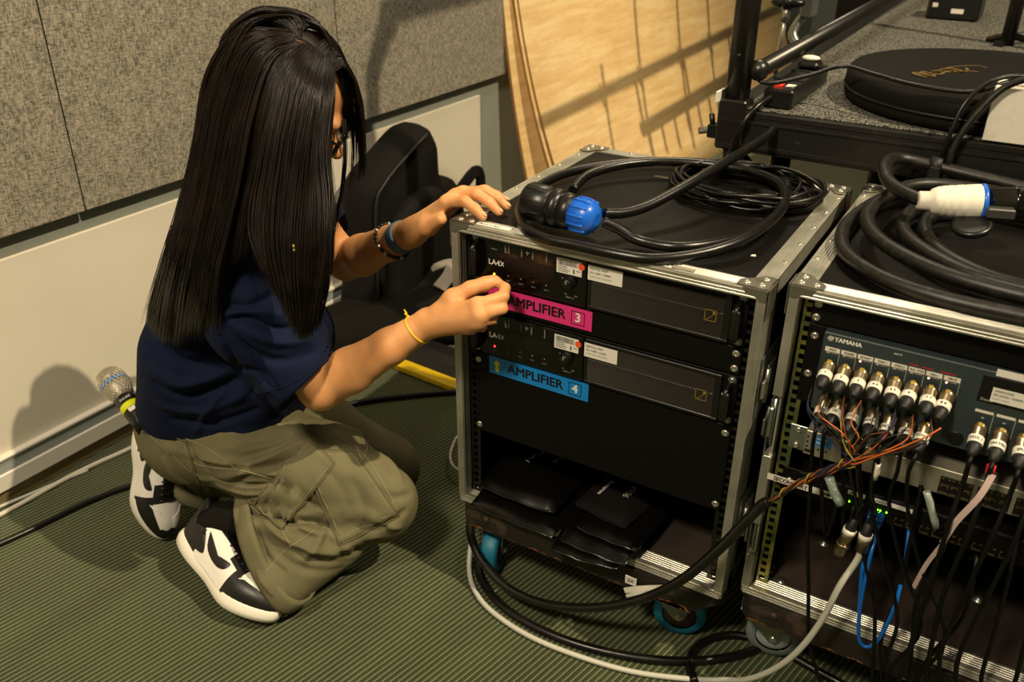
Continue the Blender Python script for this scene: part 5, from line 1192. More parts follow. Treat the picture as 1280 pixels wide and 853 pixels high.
# ------------------------------------------------------------------ T-shirt
S = Field((-.82, -.36, .20), (-.02, .24, .86), .0036)
S.chain([V3((-.545, -.12, .335)), V3((-.490, -.12, .48)), V3((-.41, -.11, .66)), V3((-.37, -.105, .745))], [.118, .116, .120, .098], .05, flat=((.85, .1, .5), .88))
S.cap(V3((-.545, -.19, .33)), V3((-.49, -.205, .47)), .092, .085, .05); S.cap(V3((-.585, -.10, .34)), V3((-.53, -.06, .46)), .080, .07, .05); S.cap(V3((-.635, -.16, .360)), V3((-.635, -.08, .365)), .045, .045, .05)
S.cap(V3((-.45, -.15, .32)), V3((-.375, -.13, .44)), .095, .095, .05)
S.cap(V3((-.46, -.05, .34)), V3((-.40, -.03, .46)), .10, .10, .06)
S.cap(SHR+V3((-.03, .02, .0)), SHL+V3((-.04, -.03, -.02)), .072, .060, .05)
# near sleeve
d = (ELR-SHR).normalized(); endR = ELR - d*.030
S.chain([SHR+V3((-.01, .005, 0)), SHR.lerp(ELR, .45)+V3((-.012, -.012, 0)), endR+V3((-.004, -.006, -.004))], [.078, .086, .078], .014)
dl = (ELL-SHL).normalized(); endL = ELL - dl*.028
S.chain([SHL+V3((-.03,0,-.02)), SHL.lerp(ELL, .5)+V3((-.02,0,-.01)), endL], [.055, .064, .060], .02)
# open the cuffs and hem
def cut(S, c, n, r, depth=.05, k=.006):
    c, n = Vector(c), Vector(n).normalized(); S.cap(c - n*depth, c+n*.20, r, r*1.05, k, 'sub')
def plane_cut(S, c, n, lim, k=.004):
    c = np.array(c); n = np.array(n, float); n /= np.linalg.norm(n); sl, X, Y, Z = S._sl(c-lim, c+lim, 0)
    d = -((X-c[0])*n[0]+(Y-c[1])*n[1]+(Z-c[2])*n[2]); r = np.sqrt((X-c[0])**2+(Y-c[1])**2+(Z-c[2])**2)-lim
    S._mix(sl, np.maximum(d, r), k, 'sub')
cd = V3((.55, .12, -.55)).normalized()
plane_cut(S, endR + d*.004, cd, .13); cut(S, endR, d, .068, .03)
plane_cut(S, endL + dl*.004, V3((.45, .35, -.7)).normalized(), .105); cut(S, endL, dl, .057, .03)
hemn = V3((-.10, -.06, -.9)).normalized()
plane_cut(S, V3((-.50, -.12, .230)), V3((-.35, .05, -.92)), .36); plane_cut(S, V3((-.610, -.20, .300)), V3((-.62, .0, -.78)), .20, .012)
S.chain([V3((-.54, -.12, .10)), V3((-.53, -.12, .26))], [.13, .125], .01, 'sub')
S.cap(NK+V3((.0, 0, .02)), H(-.045, 0, -.085), .060, .062, .008, 'sub')
sV, sF = S.mesh(); sV = smooth_np(sV, sF, 2, .5); sN = normals_np(sV, sF); sb0 = bvh_of(sV, sF)
def W(px, py, y=-.2):  # point on the plane y seen at a place of the figure; only used to seat folds on the cloth
    u = (px-640)/1120.1; v = (426.5-py)/1120.1; dd = _rt2*u + _u2*v + _f; t = (y-EYE.y)/dd.y; return EYE + dd*t
def fold(bv, pts, wd, amp): return ([onto(bv, W(x, y))[0] for x, y in pts], wd, amp)
fs = [fold(sb0, [(285, 380), (310, 385), (345, 366)], .010, -.006), fold(sb0, [(284, 400), (310, 398), (345, 412), (365, 410)], .009, -.007), fold(sb0, [(283, 394), (315, 388), (350, 396)], .009, .006),
      fold(sb0, [(285, 410), (310, 440), (330, 470), (345, 490)], .009, -.006), fold(sb0, [(300, 412), (350, 428), (385, 424)], .012, .006), fold(sb0, [(295, 430), (340, 452), (395, 440)], .012, -.005),
      fold(sb0, [(204, 430), (230, 452), (260, 455)], .012, -.007), fold(sb0, [(190, 460), (225, 478), (262, 472), (290, 462)], .013, .008), fold(sb0, [(195, 480), (235, 495), (280, 482), (300, 470)], .011, -.008),
      fold(sb0, [(200, 505), (250, 512), (300, 495), (330, 488)], .013, .007), fold(sb0, [(215, 525), (265, 530), (320, 512)], .012, -.006), fold(sb0, [(245, 540), (262, 510), (278, 492)], .009, .006),
      fold(sb0, [(300, 540), (350, 520), (385, 505)], .012, .005), fold(sb0, [(275, 545), (340, 540), (390, 520)], .010, -.005), fold(sb0, [(330, 496), (345, 520), (352, 545)], .010, -.004),
      fold(sb0, [(320, 288), (325, 330), (340, 360)], .004, -.003), fold(sb0, [(335, 290), (372, 330), (385, 350)], .012, -.004), fold(sb0, [(355, 350), (385, 380), (400, 410)], .012, .005), fold(sb0, [(262, 330), (280, 300), (300, 285)], .012, .004),
      fold(sb0, [(255, 470), (300, 462), (335, 480)], .010, -.006), fold(sb0, [(240, 440), (275, 448), (300, 470)], .010, .006)]
fs += [fold(sb0, [(268, 405), (290, 450), (316, 492)], .007, -.008), fold(sb0, [(262, 330), (266, 370), (270, 405)], .009, -.005)]
sV = creases(sV, sN, [(a, b*.75, c*1.8) for a, b, c in fs]); sV = sV + sN*(fbm(sV, 26, 3)*.0028)[:, None]
shirt = np_mesh('t_shirt', sV, sF, 'shirt_navy', person); sb1 = bvh_of(sV, sF)
def seam(bv, pts, r, mat, parent, name='seam', y=-.2, lift=.0006, closed=False):
    p = [onto(bv, W(a, b, y), lift)[0] for a, b in spline([Vector((q[0], q[1], 0)) for q in pts], 6) for a, b in [(a, b)]] if False else []
    for q in spline([Vector((a, b, 0)) for a, b in pts], 6): p.append(onto(bv, W(q.x, q.y, y), lift)[0])
    m = MB(); m.tube(p, r, 5, closed, smooth=0); return m.build(name, mat, parent)
seam(sb1, [(302, 278), (306, 320), (322, 372)], .0011, 'shirt_navy', shirt)
seam(sb1, [(318, 492), (345, 487), (380, 470), (408, 440)], .0009, 'shirt_navy', shirt)

# ------------------------------------------------------------------ trousers
T = Field((-.80, -.36, .0), (-.0, .24, .46), .0038)
T.ell((-.545, -.125, .285), (.142, .146, .118), None, .04)
T.cap((-.605, -.16, .27), (-.560, -.18, .215), .076, .078, .05)
T.chain([(-.55, -.175, .265), (-.40, -.155, .262), (-.25, -.115, .232), (-.135, -.082, .178)], [.110, .100, .090, .074], .03)      # near thigh
CC = V3((-.300, -.238, .094)); cn = V3((-.60, -.42, -.68)).normalized(); CA = V3((.95, -.26, -.22)); CA = (CA - cn*CA.dot(cn)).normalized(); CBx = cn.cross(CA).normalized()
T.chain([(-.145, -.088, .160), (-.25, -.165, .125)], [.070, .080], .018)                                                          # near shin, flaring
T.chain([(-.24, -.165, .135), tuple(CC - CA*.055)], [.085, .070], .02); T.chain([(-.22, -.165, .120), tuple(CC + CA*.058)], [.085, .068], .02)
T.cap(tuple(CC - CA*.055 + cn*.02), tuple(CC + CA*.058 + cn*.02), .070, .067, .02)
T.chain([(-.56, -.06, .24), (-.40, .02, .19), (-.27, .10, .095)], [.105, .09, .075], .03)                                          # far thigh
T.chain([(-.27, .10, .090), (-.45, -.03, .095), (-.580, -.135, .120)], [.072, .070, .058], .015)
T.chain([(-.580, -.135, .120), (-.600, -.165, .100)], [.058, .060], .01)
sl, X, Yg, Z = T._sl(T.lo, T.lo+np.array([.9, .7, .03]), 0); T._mix(sl, (Z-.004)+0*X+0*Yg, .006, 'sub')
plane_cut(T, CC, cn, .135)
T.cap(tuple(CC - CA*.054 - cn*.01), tuple(CC + CA*.056 - cn*.01), .048, .046, .006, 'sub'); T.cap(tuple(CC - CA*.054 + cn*.04), tuple(CC + CA*.056 + cn*.04), .060, .058, .006, 'sub')
tV, tF = T.mesh(); tV = smooth_np(tV, tF, 2, .5); tN = normals_np(tV, tF); tb0 = bvh_of(tV, tF)
tf = [fold(tb0, [(300, 585), (340, 570), (385, 548)], .009, .005), fold(tb0, [(255, 615), (300, 600), (350, 580), (390, 560)], .010, -.006), fold(tb0, [(262, 612), (320, 622), (365, 628)], .008, .005),
      fold(tb0, [(250, 600), (300, 592), (345, 592)], .009, .005), fold(tb0, [(280, 560), (330, 555), (375, 535), (400, 522)], .010, .004), fold(tb0, [(300, 575), (350, 558), (400, 538)], .010, -.004),
      fold(tb0, [(322, 640), (360, 652), (400, 655), (450, 690)], .010, -.012), fold(tb0, [(330, 660), (370, 680), (420, 690), (470, 672)], .013, .006), fold(tb0, [(400, 655), (430, 662), (470, 660), (505, 640)], .010, -.007),
      fold(tb0, [(395, 640), (430, 640), (470, 645)], .010, .005), fold(tb0, [(440, 600), (455, 640), (440, 668)], .010, -.004), fold(tb0, [(345, 690), (380, 712), (430, 715)], .011, -.004), fold(tb0, [(360, 668), (395, 700), (440, 702)], .012, -.005),
      fold(tb0, [(425, 590), (455, 600), (480, 640)], .012, .004), fold(tb0, [(205, 560), (250, 568), (290, 580)], .010, .004), fold(tb0, [(200, 545), (235, 560), (262, 590)], .009, -.004), fold(tb0, [(395, 525), (440, 540), (470, 560)], .012, .004),
      fold(tb0, [(230, 610), (240, 640), (245, 660)], .008, -.004), fold(tb0, [(335, 600), (365, 610), (390, 632)], .009, -.005), fold(tb0, [(390, 575), (420, 600), (440, 640)], .008, -.003)]
tf += [fold(tb0, [(x0, y0), ((x0+x1)/2+dx, (y0+y1)/2+dy), (x1, y1)], wd, am) for x0, y0, x1, y1, dx, dy, wd, am in ((240, 570, 330, 575, 0, 6, .007, .004), (262, 596, 352, 606, 0, 6, .006, -.005), (270, 606, 345, 618, 0, 4, .006, .004), (300, 560, 372, 540, 0, 4, .007, -.004), (410, 640, 380, 700, 6, 4, .009, .006), (420, 700, 470, 676, 0, 6, .009, -.005), (330, 650, 400, 690, 4, 10, .009, .006), (320, 665, 355, 715, -6, 4, .008, -.006), (450, 560, 500, 600, 8, -4, .010, .004), (300, 628, 330, 650, 3, 6, .007, -.006), (355, 640, 402, 668, 0, 6, .007, .005), (400, 665, 450, 712, 5, 5, .010, -.005), (205, 575, 240, 606, -4, 4, .008, .004), (470, 610, 512, 618, 0, 8, .010, -.004), (460, 640, 500, 660, 0, 5, .009, .005))]
tV = creases(tV, tN, [(a, b*.8, c*1.7) for a, b, c in tf]); tV = tV + tN*(fbm(tV, 30, 9)*.0026)[:, None]
tro = np_mesh('trousers', tV, tF, 'cargo_olive', person); tb1 = bvh_of(tV, tF)
m = MB(); m.tube([ANR+V3((-.012, -.01, -.03)), ANR, ANR+V3((.05, .03, .01)), ANR+V3((.12, .07, .02))], .038, 16, smooth=3); m.build('ankle_shade', 'cloth_black', person)  # black tube standing in for the shaded gap between shoe and cuff
# turned-up cuffs: bands swept round the open ends
def ringcuff(c, n, u, v, ru, rv, wd, name):
    n = n.normalized(); m = MB(); N_ = 44; vs = []; fs = []
    prof = [(-.5, .0), (-.5, .8), (-.3, 1.2), (.3, 1.2), (.5, .8), (.5, 0.0)]
    for k in range(N_):
        a = 2*math.pi*k/N_; w1 = 1+.030*math.sin(a*3+1)+.02*math.sin(a*5); ca, sa = math.cos(a), math.sin(a)
        for (t, q) in prof:
            p = Vector(c) + n*(wd*t + .007*math.sin(a*2+.5)) + u*((ru*w1+.0065*q)*math.copysign(abs(sa)**.9, sa)) + v*((rv*w1+.0065*q)*ca); p.z = max(p.z, .004); vs.append(p)
    K = len(prof)
    for k in range(N_):
        j = (k+1) % N_
        for i in range(K-1): fs.append((k*K+i, k*K+i+1, j*K+i+1, j*K+i))
    m.add(vs, fs, True); return m.build(name, 'cargo_olive', tro)
ringcuff(CC - cn*.012, cn, CBx, CA, .070, .128, .042, 'trouser_cuff')
n2 = V3((-.3, -.38, -.72)).normalized(); u2 = n2.orthogonal().normalized(); ringcuff(V3((-.600, -.168, .092)), n2, u2, n2.cross(u2), .056, .056, .034, 'trouser_cuff')
# stitched seams
for pts in ([(176, 540), (215, 548), (245, 580), (300, 588), (345, 600)], [(232, 548), (262, 562), (300, 590)], [(210, 560), (235, 580), (258, 606)], [(405, 540), (445, 560), (470, 590), (498, 640)], [(445, 560), (455, 575), (460, 552)], [(330, 718), (355, 690), (372, 678), (395, 662)],
            [(392, 610), (425, 650), (455, 668)], [(310, 625), (345, 655), (365, 685)], [(440, 548), (448, 560), (462, 550)]):
    seam(tb1, pts, .0009, 'cargo_thread', tro, 'stitched_seam')
# cargo pocket: box on the thigh and its pointed flap
def patch(bv, corners, n, th_, name, mat, lift0=.0):
    """quad patch laid on the cloth between four seen corners, with real thickness and a turned edge"""
    a, b, c, d_ = [Vector((x, y, 0)) for x, y in corners]; top = []; bot = []
    for i in range(n+1):
        for j in range(n+1):
            u, v = i/n, j/n; q = (a*(1-u)+b*u)*(1-v) + (d_*(1-u)+c*u)*v; p, nn = onto(bv, W(q.x, q.y), 0)
            e = min(u, 1-u, v, 1-v); top.append(p + nn*(lift0+th_*(1.0 if e > .02 else .75))); bot.append(p - nn*.003)
    fs = []; N = len(top)
    for i in range(n):
        for j in range(n):
            q = i*(n+1)+j; fs.append((q, q+1, q+n+2, q+n+1)); fs.append((N+q+n+1, N+q+n+2, N+q+1, N+q))
    bd = [i for i in range(n+1)] + [i*(n+1)+n for i in range(1, n+1)] + [n*(n+1)+j for j in range(n-1, -1, -1)] + [i*(n+1) for i in range(n-1, 0, -1)]
    for k in range(len(bd)): p, q = bd[k], bd[(k+1) % len(bd)]; fs.append((p, N+p, N+q, q))
    m = MB(); m.add(top+bot, fs, True); o = m.build(name, mat, tro)
    m = MB(); m.tube([top[k] for k in bd], .0013, 5, True, smooth=0); m.build('pocket_edge', mat, tro)
    ins_ = []
    for (u0, v0) in [(.06, t) for t in np.linspace(.06, .94, 10)] + [(t, .94) for t in np.linspace(.06, .94, 10)] + [(.94, t) for t in np.linspace(.94, .06, 10)] + [(t, .06) for t in np.linspace(.94, .06, 10)]:
        i, j = int(round(u0*n)), int(round(v0*n)); i = min(max(i, 1), n-1); j = min(max(j, 1), n-1); ins_.append(top[i*(n+1)+j])
    m = MB(); m.tube(ins_, .0008, 4, True, smooth=0); m.build('stitching', 'cargo_thread', tro); return o
patch(tb1, [(372, 560), (442, 565), (498, 645), (425, 682)], 16, .004, 'cargo_pocket', 'cargo_olive')
patch(tb1, [(388, 546), (418, 580), (352, 664), (314, 632)], 16, .009, 'pocket_flap', 'cargo_olive')
patch(tb1, [(180, 540), (200, 538), (232, 552), (250, 604)][:4], 10, .002, 'back_pocket', 'cargo_olive')

# ------------------------------------------------------------------ shoes
def shoe(name, heel, toe, up, L=.285, wd=.098, flipx=1):
    """built along its own axis: sole, upper, panels; heel/toe are world points of the sole line"""
    t = thing(name, None, None); X_ = (toe-heel).normalized(); Z_ = (up - X_*up.dot(X_)).normalized(); Y_ = Z_.cross(X_)
    R_ = Matrix(((X_.x, Y_.x, Z_.x, heel.x), (X_.y, Y_.y, Z_.y, heel.y), (X_.z, Y_.z, Z_.z, heel.z), (0, 0, 0, 1)))
    def half(x):   # half width along the length 0..1
        return wd/2*max(.02, (1-abs(2*x-1)**3.2))**.5*(.80+.24*math.exp(-((x-.70)/.22)**2)-.05*math.exp(-((x-.42)/.12)**2))
    def bend(x): return 0.030*max(0, (x-.62)/.38)**1.6
    n = 30; K = 20
    def loft(zf, wf, x0=0, x1=1, name='part', mat='shoe_sole'):
        pass
    m = MB(); rings = []
    for z, s_ in ((0, .93), (.003, .985), (.014, 1.0), (.026, .985), (.030, .95)):
        ring = []
        for k in range(2*n):
            a = 2*math.pi*k/(2*n); x = .5-.5*math.cos(a); y = (1 if a < math.pi else -1)*half(x)
            xx = (.5+(x-.5)*s_)*L; yy = y*s_; yb = .004*math.exp(-((x-.45)/.2)**2)*flipx
            ring.append(R_ @ Vector((xx, yy+yb, z + bend(x))))
        rings.append(ring)
    vs = [p for r in rings for p in r]; fs = []; N_ = 2*n
    for r in range(len(rings)-1):
        for k in range(N_): j = (k+1) % N_; fs.append((r*N_+k, r*N_+j, (r+1)*N_+j, (r+1)*N_+k))
    fs.append(tuple(range(N_))[::-1]); fs.append(tuple((len(rings)-1)*N_+k for k in range(N_))); m.add(vs, fs, [True]*(len(fs)-2)+[False, False]); sole = m.build('sole', 'shoe_sole', person); 
    # upper as a height field over the last
    def topz(x):
        return .030 + (.052*(1-math.exp(-(1-x)*9))) + .020*max(0, (.62-x)/.62) + .012*max(0, (.2-x)/.2) - .018*math.exp(-((x-.30)/.10)**2)*0
    U, Vn = 48, 28; vs = []; fs = []; mi = []
    def pos(x, a, lift=0):  # a from -1 (one side base) over the top to 1
        h_ = half(x)*.95; tz = topz(x); ang = a*math.pi/2; ca, sa = math.cos(ang), math.sin(ang)
        yy = h_*math.copysign(abs(sa)**.75, sa)*(1-.22*ca**2); zz = .022 + (tz-.022)*abs(ca)**.62
        base = Vector((x*L*.965+.006, yy, zz + bend(x)))
        return base
    for i in range(U+1):
        x = .012 + .976*i/U
        for j in range(Vn+1):
            a = -1 + 2*j/Vn; vs.append(R_ @ pos(x, a))
    def colour(x, a):
        s_ = abs(a)
        if x > .66:  # toe
            if s_ < .50 and x < .90: return 1            # white toe box
            return 0
        if x < .17 + .10*(s_-.3): return 0               # black heel
        if x < .60 and s_ > .52: return 1                # white side
        if s_ < .22: return 0                            # tongue
        return 0 if x > .5 else 1
    for i in range(U):
        for j in range(Vn):
            q = i*(Vn+1)+j; fs.append((q, q+1, q+Vn+2, q+Vn+1)); mi.append(colour((i+.5)/U, -1+2*(j+.5)/Vn))
    o = len(vs); m = MB(); m.add(vs, fs, True); m.mi = [0 if c == 0 else 1 for c in mi]
    up_ = m.build('upper', ['shoe_black', 'shoe_white'], sole, fix=True)
    # overlays standing proud of the sides: curved tick mark, toe cap edge, heel panel
    def overlay(poly, nm, mat, lift=.0022, side=1, sub=10):
        pts2 = [Vector((a, b, 0)) for a, b in poly]; pts = spline(pts2, 3, True); c = sum(pts, Vector())/len(pts); vs = []; fs = []; rn = 4; nb = len(pts)
        for r in range(rn+1):
            for p in pts:
                q = c.lerp(p, r/rn); e = R_ @ pos(q.x, q.y*side); e2 = R_ @ pos(q.x+.004, q.y*side); e3 = R_ @ pos(q.x, (q.y+.01)*side); nn = (e2-e).cross(e3-e).normalized(); ctr = R_ @ Vector((q.x*L, 0, .03))
                if nn.dot(e-ctr) < 0: nn = -nn
                vs.append(e + nn*(lift if r < rn else lift*.3))
        for r in range(rn):
            for k in range(nb): j = (k+1) % nb; fs.append((r*nb+k, r*nb+j, (r+1)*nb+j, (r+1)*nb+k))
        m = MB(); m.add(vs, fs, True); return m.build(nm, mat, sole)
    for s_ in (1, -1):
        overlay([(.10, .30), (.16, .50), (.205, .82), (.245, .80), (.22, .62), (.30, .85), (.30, .93), (.20, .96), (.03, .95), (.02, .6)], 'heel_panel', 'shoe_black', .0016, s_)
        overlay([(.24, .50), (.30, .66), (.37, .76), (.44, .76), (.50, .68), (.53, .56), (.545, .60), (.53, .76), (.47, .86), (.38, .86), (.30, .76)], 'curved_mark', 'shoe_black', .0026, s_)
        overlay([(.66, .60), (.70, .52), (.78, .50), (.86, .42), (.90, .25), (.88, .0), (.80, .0), (.76, .25), (.70, .38)], 'toe_overlay', 'shoe_white', .0018, s_)
    m = MB(); 
    for k in range(5):
        x = .42+.055*k; m.tube([R_ @ pos(x, -.28), R_ @ (pos(x+.01, 0)+Vector((0, 0, .003))), R_ @ pos(x, .28)], .0022, 6, smooth=3)
    m.build('laces', 'shoe_black', sole)
    bpy.data.objects.remove(t); return sole
sR = shoe('shoe', V3((-.500, -.300, .085)), V3((-.225, -.345, -.012)), V3((.34, .50, .80)), L=.292, wd=.100); sR.name = 'shoe'
sL = shoe('shoe', V3((-.700, -.185, .250)), V3((-.650, -.262, -.002)), V3((.93, -.05, .30)), L=.27); sL.name = 'shoe'
for o in (sR, sL):
    # the shoe is a part: body first, upper and marks below it
    pass

# ------------------------------------------------------------------ bracelets and watch
def band(c, ax, r, wd, th_, name, mat, parent, n=28, ry=None, up=V3((0, 0, 1))):
    ax = Vector(ax).normalized(); u = (up-ax*up.dot(ax)).normalized(); v = ax.cross(u); m = MB(); vs = []; fs = []
    for k in range(n):
        a = 2*math.pi*k/n; rad = u*math.sin(a)*(ry or r) + v*math.cos(a)*r; e = rad.normalized()
        for (t, q) in ((-1, 0), (-1, 1), (-.6, 1.3), (.6, 1.3), (1, 1), (1, 0)): vs.append(Vector(c)+rad+ax*(wd/2*t)+e*(th_*q))
    for k in range(n):
        j = (k+1) % n
        for i in range(6): i2 = (i+1) % 6; fs.append((k*6+i, k*6+i2, j*6+i2, j*6+i))
    m.add(vs, fs, True); return m.build(name, mat, parent)
axL = (WRL-ELL).normalized(); cw = ELL.lerp(WRL, .86); wt = thing('watch_tmp', None, None)
wb_ = band(cw, axL+V3((.0, .12, .1)), .0305, .019, .0018, 'watch_band', 'watch_band', person, ry=.0285)
m = MB(); fc = cw + V3((.006, .028, .020)); m.box((-.011, -.016, -.004), (.011, .016, .005), .004, Matrix.Translation(fc) @ Matrix.Rotation(.9, 4, 'X') @ Matrix.Rotation(-.5, 4, 'Y')); m.build('watch_face', 'gloss_black', wb_)
m = MB(); cb_ = ELL.lerp(WRL, .74); ax2 = (axL+V3((.0, .05, .35))).normalized(); u = (V3((0, 0, 1))-ax2*ax2.z).normalized(); v = ax2.cross(u); br = None
m.tube([cb_ + u*(.036*math.sin(a)) + v*(.036*math.cos(a)) for a in [2*math.pi*k/32 for k in range(32)]], .0022, 6, True, smooth=0); br = m.build('bead_string', 'plastic_black', person)
for k in range(26):
    a = 2*math.pi*k/26; m = MB(); m.ball(cb_ + u*(.0365*math.sin(a)) + v*(.0365*math.cos(a)), .0040, 8); m.build('bead', 'screw' if k % 4 == 0 else 'plastic_black', br)
bpy.data.objects.remove(wt)
axR = (WRR-ELR).normalized(); cy_ = ELR.lerp(WRR, .90); u = (V3((0, 0, 1))-axR*axR.z).normalized(); v = axR.cross(u); m = MB()
m.tube([cy_ + u*(.0275*math.sin(a)) + v*(.0275*math.cos(a)) + axR*(-.004*math.sin(a)) for a in [2*math.pi*k/28 for k in range(28)]], .0013, 6, True, smooth=0)
kp = cy_ + u*.028 + v*(-.004); m.ball(kp, .0030, 8)
for k in range(4): m.tube([kp, kp+V3((random.uniform(-.006, .003), random.uniform(-.006, .002), .007+.002*k))], .0010, 5, smooth=0)
m.build('yellow_string', 'yellow', person)
# ------------------------------------------------------------------ hair: several thousand strands hung from the parting
def HP(px, py, y, bvs):
    p = W(px, py, y); d = (p-EYE).normalized(); L = (p-EYE).length
    for b_ in bvs:
        h = b_.ray_cast(EYE, d)
        if h[0] is not None and h[3]-.005 < L: L = h[3]-.005
    return EYE + d*L
capM = HM.to_4x4(); cap_ = MB()
cap_.ball(H(-.022, 0, .035), (.094, .076, .085), 32, capM); cap_.ball(H(-.050, 0, -.02), (.066, .066, .080), 24, capM); cap_.ball(H(-.062, 0, -.075), (.052, .052, .06), 20, capM)
hcap = cap_.build('hair_cap', 'hair_dark', person)
HB = [sb1, bbvh, BVHTree.FromPolygons([tuple(v) for v in cap_.v], cap_.f)]
GUIDE = {
 'near': [
  [(417, 86, -.14), (417, 120, -.165), (413, 165, -.18), (412, 205, -.20), (416, 245, -.22), (414, 290, -.25), (411, 335, -.27), (403, 378, -.28), (392, 415, -.28)],
  [(409, 78, -.14), (404, 120, -.185), (400, 170, -.21), (398, 220, -.23), (400, 262, -.25), (398, 305, -.27), (395, 350, -.28), (390, 395, -.29), (382, 427, -.29)],
  [(405, 70, -.14), (398, 110, -.20), (390, 165, -.225), (383, 220, -.245), (378, 265, -.265), (374, 310, -.29), (374, 352, -.30), (376, 392, -.30), (376, 424, -.30)],
  [(395, 62, -.13), (378, 98, -.205), (366, 158, -.235), (358, 215, -.255), (352, 262, -.275), (350, 305, -.30), (354, 342, -.31), (361, 375, -.31), (368, 405, -.31)],
  [(385, 55, -.13), (356, 85, -.20), (340, 150, -.235), (330, 210, -.255), (322, 255, -.275), (320, 288, -.30), (328, 318, -.31), (340, 345, -.31), (350, 368, -.31)]],
 'back': [
  [(383, 53, -.13), (345, 78, -.195), (325, 142, -.225), (313, 205, -.245), (303, 255, -.26), (292, 302, -.27), (282, 340, -.27), (277, 378, -.26), (275, 415, -.26)],
  [(376, 49, -.13), (328, 66, -.18), (304, 132, -.205), (290, 200, -.225), (281, 256, -.235), (270, 310, -.24), (262, 352, -.24), (254, 395, -.24), (250, 432, -.24)],
  [(370, 46, -.12), (312, 56, -.16), (284, 120, -.18), (271, 190, -.19), (258, 255, -.20), (246, 312, -.205), (237, 356, -.205), (230, 398, -.205), (225, 436, -.205)],
  [(365, 44, -.12), (301, 50, -.135), (270, 108, -.15), (257, 176, -.16), (243, 245, -.165), (227, 308, -.17), (214, 352, -.17), (205, 390, -.17), (200, 424, -.17)],
  [(360, 42, -.10), (296, 46, -.11), (263, 100, -.12), (252, 170, -.13), (237, 240, -.135), (220, 302, -.14), (207, 345, -.14), (197, 378, -.14), (191, 405, -.14)],
  [(360, 40, -.09), (303, 42, -.085), (268, 92, -.085), (257, 165, -.095), (243, 240, -.105), (226, 305, -.10), (215, 350, -.10), (206, 388, -.10), (200, 415, -.10)]],
 'top': [
  [(370, 44, -.12), (345, 26, -.105), (312, 33, -.095), (285, 60, -.09), (268, 100, -.085), (262, 140, -.085), (255, 185, -.09), (248, 230, -.10), (240, 280, -.11)],
  [(376, 46, -.12), (376, 27, -.10), (352, 24, -.09), (318, 34, -.08), (298, 66, -.075), (284, 110, -.075), (275, 160, -.08), (265, 220, -.09), (255, 280, -.10)]],
 'mid': [
  [(385, 55, -.13), (356, 85, -.20), (340, 150, -.235), (330, 195, -.245), (322, 235, -.255), (316, 262, -.265), (312, 285, -.275), (308, 305, -.28), (305, 325, -.28)],
  [(384, 54, -.13), (350, 81, -.195), (333, 146, -.228), (322, 192, -.238), (313, 232, -.25), (305, 262, -.26), (299, 290, -.265), (294, 315, -.265), (289, 340, -.265)],
  [(383, 53, -.13), (345, 78, -.195), (325, 142, -.225), (315, 190, -.235), (306, 232, -.248), (298, 265, -.255), (290, 296, -.26), (283, 325, -.26), (280, 352, -.26)]],
 'far': [
  [(395, 60, -.13), (405, 50, -.11), (415, 58, -.08), (424, 72, -.06), (432, 92, -.055), (437, 125, -.05), (440, 160, -.05), (440, 200, -.05), (436, 240, -.06)],
  [(410, 74, -.13), (420, 66, -.11), (432, 78, -.08), (441, 96, -.06), (447, 122, -.05), (450, 150, -.05), (452, 178, -.05), (452, 205, -.05), (449, 228, -.05)],
  [(420, 88, -.13), (430, 82, -.115), (440, 94, -.10), (448, 112, -.09), (453, 132, -.09), (456, 155, -.09), (457, 180, -.09), (458, 200, -.09), (456, 222, -.09)]],
 'topfar': [
  [(366, 44, -.12), (385, 34, -.105), (402, 40, -.095), (418, 55, -.08), (430, 75, -.07), (438, 100, -.06), (440, 125, -.06), (438, 150, -.055), (432, 175, -.055)],
  [(372, 47, -.12), (372, 29, -.09), (390, 30, -.085), (408, 44, -.07), (418, 66, -.06), (427, 92, -.055), (432, 115, -.055), (432, 140, -.055), (428, 165, -.055)]],
 'wisp': [
  [(428, 150, -.10), (430, 175, -.11), (430, 200, -.12), (428, 222, -.13), (425, 245, -.14), (421, 262, -.15), (418, 280, -.16), (416, 295, -.16), (415, 308, -.17)],
  [(432, 150, -.10), (434, 175, -.11), (435, 198, -.12), (434, 218, -.13), (432, 236, -.14), (429, 252, -.15), (427, 266, -.16), (426, 280, -.16), (424, 296, -.17)]],
}
def guides(kind):
    out = []
    for g in GUIDE[kind]:
        p = [HP(a, b, c, HB) for a, b, c in g]; dr = [(q-EYE).normalized() for q in p]; L = [(q-EYE).length for q in p]
        for _ in range(4):
            L = [min(L[i], (L[max(i-1, 0)]+L[min(i+1, len(L)-1)])/2 + .001) if 0 < i < len(L)-1 else L[i] for i in range(len(L))]
        p = spline([EYE + d*l for d, l in zip(dr, L)], 3)
        dr = [(q-EYE).normalized() for q in p]; L = [(q-EYE).length for q in p]
        L = [min(l, min([h[3]-.004 for h in (b_.ray_cast(EYE, d) for b_ in HB) if h[0] is not None] + [l])) for d, l in zip(dr, L)]
        for _ in range(8):
            L = [min(L[i], (L[i-1]+L[i+1])/2 + .0002) if 0 < i < len(L)-1 else L[i] for i in range(len(L))]
        out.append(np.array([tuple(EYE + d*l) for d, l in zip(dr, L)]))
    return np.array(out)     # (guides, 25, 3)
rh = np.random.RandomState(3)
CAPS = ((H(-.022, 0, .035), (.094, .076, .085)), (H(-.050, 0, -.02), (.066, .066, .080)), (H(-.062, 0, -.075), (.052, .052, .06)))
